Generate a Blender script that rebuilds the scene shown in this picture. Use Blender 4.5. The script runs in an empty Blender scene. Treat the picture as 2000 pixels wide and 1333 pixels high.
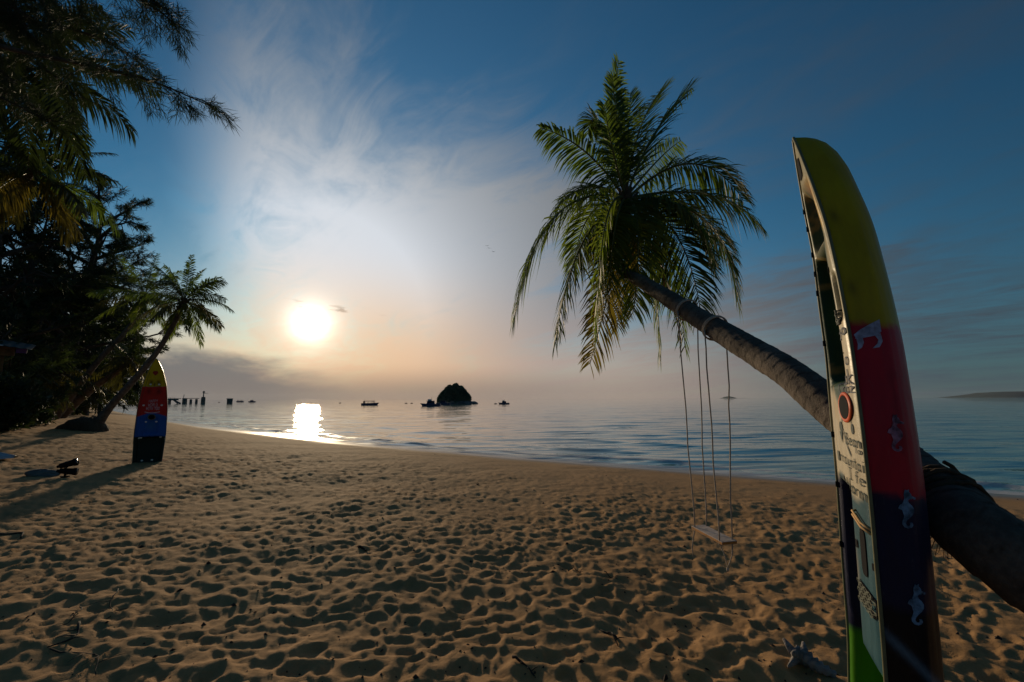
import bpy, bmesh, math, random
import numpy as np
from mathutils import Vector, Matrix, noise as mnoise

scene = bpy.context.scene
COL = scene.collection
R = math.radians

# ------------------------------------------------------------------ camera
CAM_H = 1.6
SEA_Z = -0.6
FPX = 889.0                      # focal length in pixels of the 2000 px wide frame (16 mm lens)
PITCH = R(7.22)
ROLL = R(0.17)
_f = np.array([0, math.cos(PITCH), math.sin(PITCH)])
_u0 = np.array([0, -math.sin(PITCH), math.cos(PITCH)])
_r0 = np.array([1.0, 0, 0])
_r = _r0 * math.cos(ROLL) - _u0 * math.sin(ROLL)
_u = _u0 * math.cos(ROLL) + _r0 * math.sin(ROLL)
cam_d = bpy.data.cameras.new("camera")
cam_d.sensor_width = 36.0
cam_d.lens = 16.0
cam_d.clip_start = 0.05
cam_d.clip_end = 60000.0
cam = bpy.data.objects.new("camera", cam_d)
COL.objects.link(cam)
cam.matrix_world = Matrix(((_r[0], _u[0], -_f[0], 0), (_r[1], _u[1], -_f[1], 0), (_r[2], _u[2], -_f[2], CAM_H), (0, 0, 0, 1)))
scene.camera = cam


def ray(px, py):
    return _f + _r * ((px - 1000.0) / FPX) + _u * ((666.5 - py) / FPX)


def at(px, py, Y):
    """world point seen in direction (px,py) of the photograph, Y metres in front"""
    d = ray(px, py)
    return Vector((d[0] * Y / d[1], Y, CAM_H + d[2] * Y / d[1]))


def at_z(px, py, z):
    d = ray(px, py)
    t = (z - CAM_H) / d[2]
    return Vector((d[0] * t, d[1] * t, z))


# ------------------------------------------------------------------ node helper
class E:
    """tiny expression wrapper that writes Math nodes"""
    def __init__(s, nt, v):
        s.nt, s.v = nt, v

    def _op(s, op, *a):
        n = s.nt.nodes.new('ShaderNodeMath'); n.operation = op
        for i, x in enumerate((s,) + a):
            x = x.v if isinstance(x, E) else x
            if isinstance(x, (int, float)): n.inputs[i].default_value = x
            else: s.nt.links.new(x, n.inputs[i])
        return E(s.nt, n.outputs[0])
    def __add__(s, o): return s._op('ADD', o)
    __radd__ = __add__
    def __sub__(s, o): return s._op('SUBTRACT', o)
    def __rsub__(s, o): return E(s.nt, o)._op('SUBTRACT', s)
    def __mul__(s, o): return s._op('MULTIPLY', o)
    __rmul__ = __mul__
    def __truediv__(s, o): return s._op('DIVIDE', o)
    def __pow__(s, o): return s._op('POWER', o)
    def exp(s): return s._op('EXPONENT')
    def max(s, o): return s._op('MAXIMUM', o)
    def min(s, o): return s._op('MINIMUM', o)
    def abs(s): return s._op('ABSOLUTE')
    def gauss(s, c, w):
        q = (s - c) / w
        return (q * q * -1.0).exp()
    def smooth(s, a, b):
        n = s.nt.nodes.new('ShaderNodeMapRange'); n.interpolation_type = 'SMOOTHSTEP'
        n.inputs['From Min'].default_value = a; n.inputs['From Max'].default_value = b
        s.nt.links.new(s.v, n.inputs['Value'])
        return E(s.nt, n.outputs['Result'])


def nmix(nt, fac, a, b, mode='MIX'):
    n = nt.nodes.new('ShaderNodeMix'); n.data_type = 'RGBA'; n.blend_type = mode
    n.clamp_factor = True
    for k, x in (('Factor', fac), ('A', a), ('B', b)):
        s = [i for i in n.inputs if i.name == k and (i.type == ('VALUE' if k == 'Factor' else 'RGBA'))][0]
        x = x.v if isinstance(x, E) else x
        if isinstance(x, (int, float)): s.default_value = x
        elif isinstance(x, (tuple, list)): s.default_value = tuple(x) + ((1,) if len(x) == 3 else ())
        else: nt.links.new(x, s)
    return [o for o in n.outputs if o.type == 'RGBA'][0]


def nnoise(nt, vec, scale, detail=4, rough=0.55, dist=0.0):
    n = nt.nodes.new('ShaderNodeTexNoise')
    n.inputs['Scale'].default_value = scale; n.inputs['Detail'].default_value = detail
    n.inputs['Roughness'].default_value = rough; n.inputs['Distortion'].default_value = dist
    if vec is not None: nt.links.new(vec.v if isinstance(vec, E) else vec, n.inputs['Vector'])
    return E(nt, n.outputs['Fac'])


def comb(nt, x, y, z):
    n = nt.nodes.new('ShaderNodeCombineXYZ')
    for i, a in enumerate((x, y, z)):
        a = a.v if isinstance(a, E) else a
        if isinstance(a, (int, float)): n.inputs[i].default_value = a
        else: nt.links.new(a, n.inputs[i])
    return n.outputs[0]


# ------------------------------------------------------------------ sun + sky
SUN_DIR = Vector(ray(607, 632)).normalized()
SUN_EL = math.asin(SUN_DIR.z)
SUN_AZ = math.atan2(SUN_DIR.x, SUN_DIR.y)

world = bpy.data.worlds.new("World")
scene.world = world
world.use_nodes = True
nt = world.node_tree
nt.nodes.clear()
wout = nt.nodes.new('ShaderNodeOutputWorld')
bg = nt.nodes.new('ShaderNodeBackground')
nt.links.new(bg.outputs[0], wout.inputs[0])
sky = nt.nodes.new('ShaderNodeTexSky')
sky.sky_type = 'NISHITA'
sky.sun_disc = False
sky.sun_elevation = SUN_EL
sky.sun_rotation = SUN_AZ
sky.air_density = 1.0
sky.dust_density = 0.25
sky.ozone_density = 2.5
SKY_K = 0.096


def build_sky():
    tc = nt.nodes.new('ShaderNodeTexCoord')
    sep = nt.nodes.new('ShaderNodeSeparateXYZ')
    nt.links.new(tc.outputs['Generated'], sep.inputs[0])
    x, y, z = (E(nt, sep.outputs[i]) for i in range(3))
    el = z._op('ARCSINE') * 57.2958
    az = x._op('ARCTAN2', y) * 57.2958
    c = x * SUN_DIR.x + y * SUN_DIR.y + z * SUN_DIR.z
    ang = c.min(0.99999)._op('ARCCOSINE') * 57.2958
    # clear air: the sky model, a little deeper and cooler, as seen through tropical air late in the day
    base = nmix(nt, 1.0, sky.outputs[0], (0.37 * SKY_K, 0.83 * SKY_K, 0.98 * SKY_K), 'MULTIPLY')
    fall = ang.gauss(0.0, 70.0) * 0.55 + 0.45
    base = nmix(nt, 1.0, base, comb(nt, fall, fall, fall), 'MULTIPLY')
    # high cirrus sheet: streaks on a flat layer high above
    q = z.max(0.0) + 0.10
    px_, py_ = x / q, y / q
    ca, sa = math.cos(R(24)), math.sin(R(24))
    along = px_ * (-sa) + py_ * ca
    across = px_ * ca + py_ * sa
    v1 = comb(nt, across * 1.0, along * 0.36, 0.0)
    n1 = nnoise(nt, v1, 1.25, 8, 0.56, 0.6)
    v2 = comb(nt, across * 1.0 + along * 0.25, along * 0.42, 4.7)
    n2 = nnoise(nt, v2, 4.6, 9, 0.66, 1.0)
    streak = n1 * 0.62 + n2 * 0.38
    clear_l = (az + (el - 20.0) * 0.12 + (0.5 - streak) * 26.0).smooth(-29.5, -38.5) * el.smooth(48, 36) * el.smooth(4, 9)
    base = nmix(nt, clear_l * 0.9, base, nmix(nt, 1.0, base, (0.20, 0.62, 0.72), 'MULTIPLY'))
    # where the veil is thick: a fan that rises from the sun to the upper left, thinning to the right
    axis = el * -0.62 - 9.0
    off = az - axis
    fan = off.gauss(0.0, 20.0) * el.smooth(60, 15) * 0.92
    low = az.gauss(-7.0, 24.0) * el.gauss(16.0, 16.0) * 1.3
    right = az.gauss(26.0, 30.0) * el.gauss(8.0, 10.0) * 0.62
    veil_w = fan.max(low).max(right)
    amt = ((streak - 0.5) * 1.35 + 0.5 + veil_w * 0.46 - 0.51).smooth(0.0, 0.46)
    amt = amt * (1.0 - clear_l * 0.9)
    thin = (streak - 0.43).smooth(0.0, 0.3) * el.smooth(95, 10) * 0.55 * (1.0 - clear_l)
    amt = amt.max(thin) * 0.97
    lit = ((ang * -1.0 / 15.0).exp() * 1.55 + (ang * -1.0 / 60.0).exp() * 0.15).min(0.76)
    warm = ang.smooth(34, 5) * el.smooth(19, 5)
    ccol = nmix(nt, warm, (0.84, 0.91, 1.0), (1.0, 0.80, 0.60))
    ccol = nmix(nt, 1.0, ccol, comb(nt, lit, lit, lit), 'MULTIPLY')
    out = nmix(nt, amt, base, ccol)
    # thick warm air along the horizon
    hz = el.abs().gauss(0.0, 9.5) * (ang.smooth(95, 25) * 0.30 + 0.64)
    hcol = nmix(nt, ang.smooth(68, 32), (0.055, 0.082, 0.115), (0.47, 0.355, 0.30))
    hcol = nmix(nt, ang.smooth(32, 10), hcol, (0.74, 0.46, 0.27))
    out = nmix(nt, hz, out, hcol)
    # grey-blue cloud bank low on the left of the sun
    vb = comb(nt, az * 0.06, el * 0.22, 2.0)
    nb = nnoise(nt, vb, 1.6, 5, 0.55, 0.3)
    top = az * -0.16 - 0.6
    bank = (top - el + (nb - 0.5) * 5.0).smooth(-0.6, 1.6) * az.smooth(-14, -30) * az.smooth(-85, -60)
    out = nmix(nt, bank * 0.88, out, (0.105, 0.124, 0.148))
    dimb = el.smooth(4.6, 0.4) * az.gauss(-12.0, 34.0) * 0.74
    out = nmix(nt, dimb, out, (0.225, 0.19, 0.17))
    # glow of the sun in the hazy air
    glow = (ang * -1.0 / 0.90).exp() * 4.2 + (ang.gauss(0, 2.2)) * 0.32 + (ang * -1.0 / 9.0).exp() * 0.26
    wisps = nnoise(nt, comb(nt, az * 0.22, el * 1.2, 9.0), 1.7, 5, 0.6, 0.4)
    wm = (wisps - 0.53).smooth(0.0, 0.12) * ((el - az * -0.07).gauss(8.95, 0.42)) * az.gauss(-22.6, 5.0)
    glow = glow * (1.0 - bank * 0.7) * el.smooth(-2.0, 6.0) * (1.0 - wm * 0.8)
    gcol = nmix(nt, ang.smooth(1.0, 9.0), (1.0, 0.90, 0.72), (1.0, 0.70, 0.40))
    gcol = nmix(nt, 1.0, gcol, comb(nt, glow, glow, glow), 'MULTIPLY')
    out = nmix(nt, 1.0, out, gcol, 'ADD')
    out = nmix(nt, wm * 0.75, out, (0.50, 0.36, 0.25))
    nt.links.new(out, bg.inputs['Color'])
    bg.inputs['Strength'].default_value = 1.0


build_sky()

sun_d = bpy.data.lights.new("sun", 'SUN')
sun_d.energy = 2.4
sun_d.angle = R(2.4)
sun_d.color = (1.0, 0.78, 0.50)
sun = bpy.data.objects.new("sun", sun_d)
COL.objects.link(sun)
sun.location = (0, 0, 30)
sun.rotation_euler = (-SUN_DIR).to_track_quat('-Z', 'Y').to_euler()

vs = scene.view_settings
vs.view_transform = 'Standard'
vs.look = 'None'
vs.exposure = 0.0
vs.gamma = 1.0
vs.use_curve_mapping = False
scene.cycles.max_bounces = 4
scene.cycles.diffuse_bounces = 2
scene.cycles.glossy_bounces = 2
scene.cycles.transmission_bounces = 2
scene.cycles.transparent_max_bounces = 8
scene.cycles.sample_clamp_indirect = 4.0

# ------------------------------------------------------------------ helpers: objects
def tag(o, label=None, cat=None, group=None, kind=None):
    if label: o['label'] = label
    if cat: o['category'] = cat
    if group: o['group'] = group
    if kind: o['kind'] = kind
    return o


def link(o, parent=None):
    COL.objects.link(o)
    if parent is not None: o.parent = parent
    return o


def empty(name, loc=(0, 0, 0), rz=0.0):
    o = bpy.data.objects.new(name, None)
    o.empty_display_size = 0.2
    o.location = loc
    o.rotation_euler = (0, 0, rz)
    return link(o)


class MB:
    """mesh collector: verts, faces and per-face material index"""
    def __init__(s):
        s.v, s.f, s.m = [], [], []

    def add(s, vs, fs, m=0):
        b = len(s.v)
        s.v.extend(tuple(p) for p in vs)
        s.f.extend(tuple(i + b for i in f) for f in fs)
        s.m.extend([m] * len(fs))
        return s

    def tube(s, pts, rad, n=8, m=0, caps=True, jitter=0.0, seed=0):
        rng = random.Random(seed)
        pts = [Vector(p) for p in pts]
        k = len(pts)
        if not hasattr(rad, '__len__'): rad = [rad] * k
        t = (pts[1] - pts[0]).normalized()
        ref = Vector((0, 0, 1)) if abs(t.z) < 0.9 else Vector((1, 0, 0))
        a = t.cross(ref).normalized()
        vs, fs = [], []
        for i, p in enumerate(pts):
            t = (pts[min(i + 1, k - 1)] - pts[max(i - 1, 0)]).normalized()
            a = (a - t * a.dot(t)).normalized()
            b = t.cross(a)
            for j in range(n):
                th = 2 * math.pi * j / n
                r = rad[i] * (1 + (rng.uniform(-jitter, jitter) if jitter else 0))
                vs.append(p + a * math.cos(th) * r + b * math.sin(th) * r)
        for i in range(k - 1):
            for j in range(n):
                j2 = (j + 1) % n
                fs.append((i * n + j, i * n + j2, (i + 1) * n + j2, (i + 1) * n + j))
        if caps:
            fs.append(tuple(range(n - 1, -1, -1)))
            fs.append(tuple(range((k - 1) * n, k * n)))
        return s.add(vs, fs, m)

    def box(s, c, size, rz=0.0, m=0, taper=1.0):
        cx, cy, cz = c; sx, sy, sz = (q / 2 for q in size)
        ca, sa = math.cos(rz), math.sin(rz)
        vs = []
        for dz in (-1, 1):
            k = taper if dz > 0 else 1.0
            for dx, dy in ((-1, -1), (1, -1), (1, 1), (-1, 1)):
                X, Y = dx * sx * k, dy * sy * k
                vs.append((cx + X * ca - Y * sa, cy + X * sa + Y * ca, cz + dz * sz))
        return s.add(vs, [(3, 2, 1, 0), (4, 5, 6, 7), (0, 1, 5, 4), (1, 2, 6, 5), (2, 3, 7, 6), (3, 0, 4, 7)], m)

    def build(s, name, mats, parent=None, smooth=True, loc=None):
        me = bpy.data.meshes.new(name)
        me.from_pydata(s.v, [], s.f)
        if not isinstance(mats, (list, tuple)): mats = [mats]
        for q in mats: me.materials.append(q)
        if len(mats) > 1: me.polygons.foreach_set('material_index', s.m)
        if smooth: me.polygons.foreach_set('use_smooth', [True] * len(me.polygons))
        me.update()
        o = bpy.data.objects.new(name, me)
        if loc is not None: o.location = loc
        return link(o, parent)


def bevel(o, w=0.01, seg=2):
    bm = bmesh.new(); bm.from_mesh(o.data)
    bmesh.ops.recalc_face_normals(bm, faces=bm.faces)
    bmesh.ops.bevel(bm, geom=list(bm.edges), offset=w, segments=seg, affect='EDGES', profile=0.6)
    for f in bm.faces: f.smooth = False
    bm.to_mesh(o.data); bm.free()
    return o


def fast_mesh(name, V, F, mats, parent=None, smooth=True, attrs=None):
    """numpy verts (n,3) and quads/tris (m,k)"""
    me = bpy.data.meshes.new(name)
    V = np.asarray(V, dtype=np.float32); F = np.asarray(F, dtype=np.int32)
    k = F.shape[1]
    me.vertices.add(len(V)); me.vertices.foreach_set('co', V.ravel())
    me.loops.add(F.size); me.loops.foreach_set('vertex_index', F.ravel())
    me.polygons.add(len(F))
    me.polygons.foreach_set('loop_start', np.arange(0, F.size, k, dtype=np.int32))
    me.polygons.foreach_set('use_smooth', np.full(len(F), smooth, dtype=bool))
    for q in (mats if isinstance(mats, (list, tuple)) else [mats]): me.materials.append(q)
    for an, arr in (attrs or {}).items():
        arr = np.asarray(arr, dtype=np.float32)
        if arr.ndim == 1:
            a = me.attributes.new(an, 'FLOAT', 'POINT'); a.data.foreach_set('value', arr)
        else:
            a = me.attributes.new(an, 'FLOAT_COLOR', 'POINT')
            a.data.foreach_set('color', np.concatenate([arr, np.ones((len(arr), 1), np.float32)], 1).ravel())
    me.update(calc_edges=True)
    o = bpy.data.objects.new(name, me)
    return link(o, parent)


# ------------------------------------------------------------------ helpers: numpy noise
def _hash(ix, iy, s=0):
    h = (ix.astype(np.int64) * 374761393 + iy.astype(np.int64) * 668265263 + s * 974711) & 0x7fffffff
    h = ((h ^ (h >> 13)) * 1274126177) & 0x7fffffff
    h = h ^ (h >> 16)
    return (h & 0xffff) / 65535.0


def vnoise(x, y, s=0):
    ix, iy = np.floor(x), np.floor(y)
    fx, fy = x - ix, y - iy
    fx = fx * fx * (3 - 2 * fx); fy = fy * fy * (3 - 2 * fy)
    a = _hash(ix, iy, s); b = _hash(ix + 1, iy, s); c = _hash(ix, iy + 1, s); d = _hash(ix + 1, iy + 1, s)
    return (a * (1 - fx) + b * fx) * (1 - fy) + (c * (1 - fx) + d * fx) * fy


def fbm(x, y, s=0, o=4):
    t, a, n = 0, 0.5, 0
    for i in range(o):
        t = t + a * vnoise(x, y, s + i); n += a
        x, y, a = x * 2.03 + 3.1, y * 2.03 - 1.7, a * 0.5
    return t / n


def sstep(x, a, b):
    t = np.clip((x - a) / (b - a), 0, 1)
    return t * t * (3 - 2 * t)


def bowls(x, y, cell, s=0, k=9.0):
    """trodden sand: a field of smooth hollows that meet in soft ridges, 0 (bottom) .. 1 (ridge)"""
    gx, gy = x / cell, y / cell
    ix, iy = np.floor(gx), np.floor(gy)
    acc = np.zeros_like(gx)
    for dx in (-1, 0, 1):
        for dy in (-1, 0, 1):
            cx, cy = ix + dx, iy + dy
            ox = cx + 0.12 + 0.76 * _hash(cx, cy, s); oy = cy + 0.12 + 0.76 * _hash(cx, cy, s + 7)
            r = 0.62 + 0.36 * _hash(cx, cy, s + 13)
            th = 3.1416 * _hash(cx, cy, s + 17); e = 0.7 + 0.3 * _hash(cx, cy, s + 23)
            X, Y = gx - ox, gy - oy
            c_, s_ = np.cos(th), np.sin(th)
            a_, b_ = X * c_ + Y * s_, (-X * s_ + Y * c_) / e
            d = (a_ * a_ + b_ * b_) / (r * r) + 0.22 * _hash(cx, cy, s + 29)
            acc += np.exp(-k * d)
    v = np.maximum(-np.log(acc + 1e-9) / k + 0.08, 0)
    return v / (1 + 0.55 * v)


# ------------------------------------------------------------------ terrain
_sh = [at_z(px, py, SEA_Z) for px, py in
       ((2000, 968), (1630, 942), (1300, 917), (1000, 893), (700, 867), (440, 838), (330, 821), (250, 806), (185, 795))]
_sx = np.array([70.0, 35.0] + [p.x for p in _sh] + [-160.0, -400.0])[::-1]
_sy = np.array([-38.0, -9.0] + [p.y for p in _sh] + [150.0, 300.0])[::-1]


def shore_d(x, y):
    """metres inland from the water line (negative: out to sea)"""
    ys = np.interp(x, _sx, _sy)
    sl = (np.interp(x + 0.7, _sx, _sy) - np.interp(x - 0.7, _sx, _sy)) / 1.4
    sl = np.clip(sl, -1.6, 0)
    return (ys - y) / np.sqrt(1 + sl * sl)


def sand_base(x, y):
    d = shore_d(x, y)
    z = SEA_Z + np.where(d > 0, 0.62 * (1 - np.exp(-np.maximum(d, 0) / 5.2)), np.maximum(d * 0.085, -3.5))
    z = z + 0.80 * sstep(-x, 9, 34) * sstep(d, 1.0, 12.0)
    return z, d


def sand_z(x, y):
    x = np.asarray(x, float); y = np.asarray(y, float)
    z, d = sand_base(x, y)
    wx = x + 0.13 * (fbm(x * 2.6, y * 2.6, 31, 3) - 0.5) * 2
    wy = y + 0.13 * (fbm(x * 2.6 + 9, y * 2.6, 37, 3) - 0.5) * 2
    dry = sstep(d + 2.2 * (fbm(x * 0.35, y * 0.35, 5, 3) - 0.5), 2.4, 8.0)
    patch = 0.75 + 0.5 * fbm(x * 0.5, y * 0.5, 11, 3)
    smooth_p = 1 - 0.35 * sstep(fbm(x * 0.28 + 4, y * 0.28, 77, 3), 0.58, 0.72)
    big = sstep(fbm(x * 0.55 + 2, y * 0.55, 19, 3), 0.44, 0.56)
    b1 = bowls(wx, wy * 1.15, 0.19, 1, 36.0) * (1 - big) * 0.85 + bowls(wx + 2.1, wy * 1.1, 0.29, 2, 34.0) * big
    b2 = bowls(wx + 5.3, wy * 1.2, 0.125, 3, 26.0)
    tr = b1 * 0.078 + b2 * 0.040 + 0.014 * (fbm(x * 16, y * 16, 51, 3) - 0.5) + 0.028 * (fbm(x * 5.5, y * 6.5, 52, 3) - 0.5)
    z = z + dry * patch * smooth_p * tr
    z = z + dry * 0.10 * (fbm(x * 0.9, y * 0.9, 21, 3) - 0.5)
    lite = sstep(d, 0.9, 2.6) * (1 - dry)
    z = z + lite * 0.016 * sstep(b1, 0.05, 0.3) * sstep(fbm(x * 1.1, y * 1.1, 61, 2), 0.42, 0.62)
    z = z + 0.02 * (fbm(x * 0.35 + 7, y * 0.35, 91, 2) - 0.5) * sstep(d, -3, 1)
    return z


def gz(x, y):
    return float(sand_z(np.array([x]), np.array([y]))[0])


def on_sand(px, py, lift=0.0):
    """where the sight line through (px,py) meets the sand"""
    d = ray(px, py)
    t = np.geomspace(1.0, 160.0, 6000)
    X, Y, Z = d[0] * t, d[1] * t, CAM_H + d[2] * t
    h, _ = sand_base(X, Y)
    k = np.argmax(Z < h + 0.03)
    return Vector((X[k], Y[k], gz(X[k], Y[k]) + lift))


def polar(r0, r1, nr, fine, nfine, ncoarse):
    rr = np.geomspace(r0, r1, nr)
    a = np.concatenate([np.linspace(-fine, fine, nfine), np.linspace(fine, 360 - fine, ncoarse + 2)[1:-1]])
    a = np.radians(a)
    A, Q = np.meshgrid(a, rr)
    X, Y = Q * np.sin(A), Q * np.cos(A)
    na = len(a)
    i = np.arange(nr - 1)[:, None] * na; j = np.arange(na)[None, :]; j2 = (j + 1) % na
    F = np.stack([(i + j), (i + j2), (i + na + j2), (i + na + j)], -1).reshape(-1, 4)[:, ::-1]
    return X.ravel(), Y.ravel(), F


# ------------------------------------------------------------------ materials
def new_mat(name):
    m = bpy.data.materials.new(name); m.use_nodes = True
    t = m.node_tree
    b = t.nodes['Principled BSDF']
    return m, t, b


def mat(name, col, rough=0.7, var=0.25, scale=6.0, bump=0.0, bscale=40.0, spec=0.3, metal=0.0, coat=0.0, stretch=None):
    m, t, b = new_mat(name)
    tc = t.nodes.new('ShaderNodeTexCoord')
    vec = tc.outputs['Object']
    if stretch:
        mp = t.nodes.new('ShaderNodeMapping'); mp.inputs['Scale'].default_value = stretch
        t.links.new(vec, mp.inputs[0]); vec = mp.outputs[0]
    n = nnoise(t, vec, scale, 5, 0.6)
    lo = tuple(c * (1 - var) for c in col); hi = tuple(min(1, c * (1 + var)) for c in col)
    t.links.new(nmix(t, n.smooth(0.3, 0.7), lo, hi), b.inputs['Base Color'])
    b.inputs['Roughness'].default_value = rough
    b.inputs['Specular IOR Level'].default_value = spec
    b.inputs['Metallic'].default_value = metal
    b.inputs['Coat Weight'].default_value = coat
    if bump:
        nb = nnoise(t, vec, bscale, 4, 0.6)
        bp = t.nodes.new('ShaderNodeBump'); bp.inputs['Strength'].default_value = bump; bp.inputs['Distance'].default_value = 0.02
        t.links.new(nb.v, bp.inputs['Height']); t.links.new(bp.outputs[0], b.inputs['Normal'])
    return m


def leaf_mat(name, col, tcol, trans=0.45, rough=0.5, var=0.35, scale=3.0):
    m, t, b = new_mat(name)
    tc = t.nodes.new('ShaderNodeTexCoord')
    n = nnoise(t, tc.outputs['Object'], scale, 4, 0.6).smooth(0.3, 0.7)
    lo = tuple(c * (1 - var) for c in col); hi = tuple(c * (1 + var) for c in col)
    t.links.new(nmix(t, n, lo, hi), b.inputs['Base Color'])
    b.inputs['Roughness'].default_value = rough
    b.inputs['Specular IOR Level'].default_value = 0.3
    tr = t.nodes.new('ShaderNodeBsdfTranslucent')
    t.links.new(nmix(t, n, tuple(c * 0.7 for c in tcol), tuple(c * 1.2 for c in tcol)), tr.inputs['Color'])
    mx = t.nodes.new('ShaderNodeMixShader'); mx.inputs[0].default_value = trans
    t.links.new(b.outputs[0], mx.inputs[1]); t.links.new(tr.outputs[0], mx.inputs[2])
    t.links.new(mx.outputs[0], t.nodes['Material Output'].inputs['Surface'])
    return m


def attr_mat(name, attr, rough=0.42, spec=0.2, coat=0.03, var=0.14):
    """painted plastic: paint colour comes with the mesh, plus scuffs and dirt"""
    m, t, b = new_mat(name)
    a = t.nodes.new('ShaderNodeAttribute'); a.attribute_name = attr
    tc = t.nodes.new('ShaderNodeTexCoord')
    mp = t.nodes.new('ShaderNodeMapping'); mp.inputs['Scale'].default_value = (3, 3, 0.7)
    t.links.new(tc.outputs['Object'], mp.inputs[0])
    n = nnoise(t, mp.outputs[0], 5.0, 6, 0.65).smooth(0.25, 0.75)
    k = n * (2 * var) + (1 - var)
    c = nmix(t, 1.0, a.outputs['Color'], comb(t, k, k, k), 'MULTIPLY')
    sc = nnoise(t, mp.outputs[0], 22.0, 6, 0.7)
    c = nmix(t, (sc - 0.62).smooth(0.0, 0.08) * 0.15, c, (0.22, 0.20, 0.17))
    t.links.new(c, b.inputs['Base Color'])
    rg = n * 0.18 + (rough - 0.09)
    t.links.new(rg.v, b.inputs['Roughness'])
    b.inputs['Specular IOR Level'].default_value = spec
    b.inputs['Coat Weight'].default_value = coat
    b.inputs['Coat Roughness'].default_value = 0.25
    bp = t.nodes.new('ShaderNodeBump'); bp.inputs['Strength'].default_value = 0.12; bp.inputs['Distance'].default_value = 0.01
    nb = nnoise(t, tc.outputs['Object'], 30, 4, 0.6)
    t.links.new(nb.v, bp.inputs['Height']); t.links.new(bp.outputs[0], b.inputs['Normal'])
    return m


def sand_material():
    m, t, b = new_mat("sand")
    tc = t.nodes.new('ShaderNodeTexCoord'); ob = tc.outputs['Object']
    wet = t.nodes.new('ShaderNodeAttribute'); wet.attribute_name = 'wet'
    w = E(t, wet.outputs['Fac'])
    n1 = nnoise(t, ob, 0.8, 5, 0.6).smooth(0.3, 0.7)
    n2 = nnoise(t, ob, 60, 4, 0.7).smooth(0.25, 0.75)
    c = nmix(t, n1, (0.44, 0.240, 0.100), (0.53, 0.300, 0.132))
    c = nmix(t, n2 * 0.5, c, (0.36, 0.20, 0.085))
    n3 = nnoise(t, ob, 260, 2, 0.5)
    c = nmix(t, (n3 - 0.66).smooth(0.0, 0.05) * 0.5, c, (0.09, 0.065, 0.04))
    # drift line of dark shell and weed fragments
    n4 = nnoise(t, ob, 9.0, 6, 0.75)
    dl = t.nodes.new('ShaderNodeAttribute'); dl.attribute_name = 'drift'
    c = nmix(t, (n4 - 0.60).smooth(0.0, 0.06) * E(t, dl.outputs['Fac']) * 0.8, c, (0.07, 0.055, 0.045))
    c = nmix(t, w, c, (0.20, 0.145, 0.085))
    t.links.new(c, b.inputs['Base Color'])
    t.links.new((w * -0.62 + 0.92).v, b.inputs['Roughness'])
    t.links.new((w * 0.35 + 0.12).v, b.inputs['Specular IOR Level'])
    h = nnoise(t, ob, 34, 6, 0.7) * 1.0 + nnoise(t, ob, 220, 3, 0.6) * 0.3
    bp = t.nodes.new('ShaderNodeBump'); bp.inputs['Distance'].default_value = 0.014
    t.links.new((w * -0.55 + 0.6).v, bp.inputs['Strength'])
    t.links.new(h.v, bp.inputs['Height']); t.links.new(bp.outputs[0], b.inputs['Normal'])
    return m


def sea_material():
    m, t, b = new_mat("sea_water")
    geo = t.nodes.new('ShaderNodeNewGeometry')
    sep = t.nodes.new('ShaderNodeSeparateXYZ'); t.links.new(geo.outputs['Position'], sep.inputs[0])
    X, Y = E(t, sep.outputs[0]), E(t, sep.outputs[1])
    ca, sa = math.cos(R(8)), math.sin(R(8))
    a = X * ca + Y * sa            # along the wave crests
    c = Y * ca - X * sa            # across them
    dist = (X * X + Y * Y)._op('SQRT')
    h = nnoise(t, comb(t, a * 0.22, c, 0.0), 0.8, 1, 0.4) * 0.60
    h = h + nnoise(t, comb(t, a * 0.24, c, 3.0), 2.2, 1, 0.4) * 0.17
    h = h + nnoise(t, comb(t, a * 0.20, c, 7.0), 8.0, 1, 0.4) * 0.012
    bp = t.nodes.new('ShaderNodeBump'); bp.inputs['Distance'].default_value = 0.42
    st = (dist * -1.0 / 150.0).exp() * 0.40 + 0.20
    t.links.new(st.v, bp.inputs['Strength']); t.links.new(h.v, bp.inputs['Height'])
    t.links.new(bp.outputs[0], b.inputs['Normal'])
    fo = t.nodes.new('ShaderNodeAttribute'); fo.attribute_name = 'foam'
    sh = t.nodes.new('ShaderNodeAttribute'); sh.attribute_name = 'shallow'
    f = E(t, fo.outputs['Fac']); s = E(t, sh.outputs['Fac'])
    nf = nnoise(t, comb(t, a * 0.5, c, 1.0), 7.0, 6, 0.7)
    ff = (f + (nf - 0.5) * 1.3 - 0.48).smooth(0.0, 0.3)
    base = nmix(t, s, (0.09, 0.29, 0.28), (0.19, 0.36, 0.32))
    base = nmix(t, ff, base, (0.62, 0.60, 0.57))
    t.links.new(base, b.inputs['Base Color'])
    t.links.new((ff * 0.6 + 0.018).v, b.inputs['Roughness'])
    b.inputs['IOR'].default_value = 1.333
    return m


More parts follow.
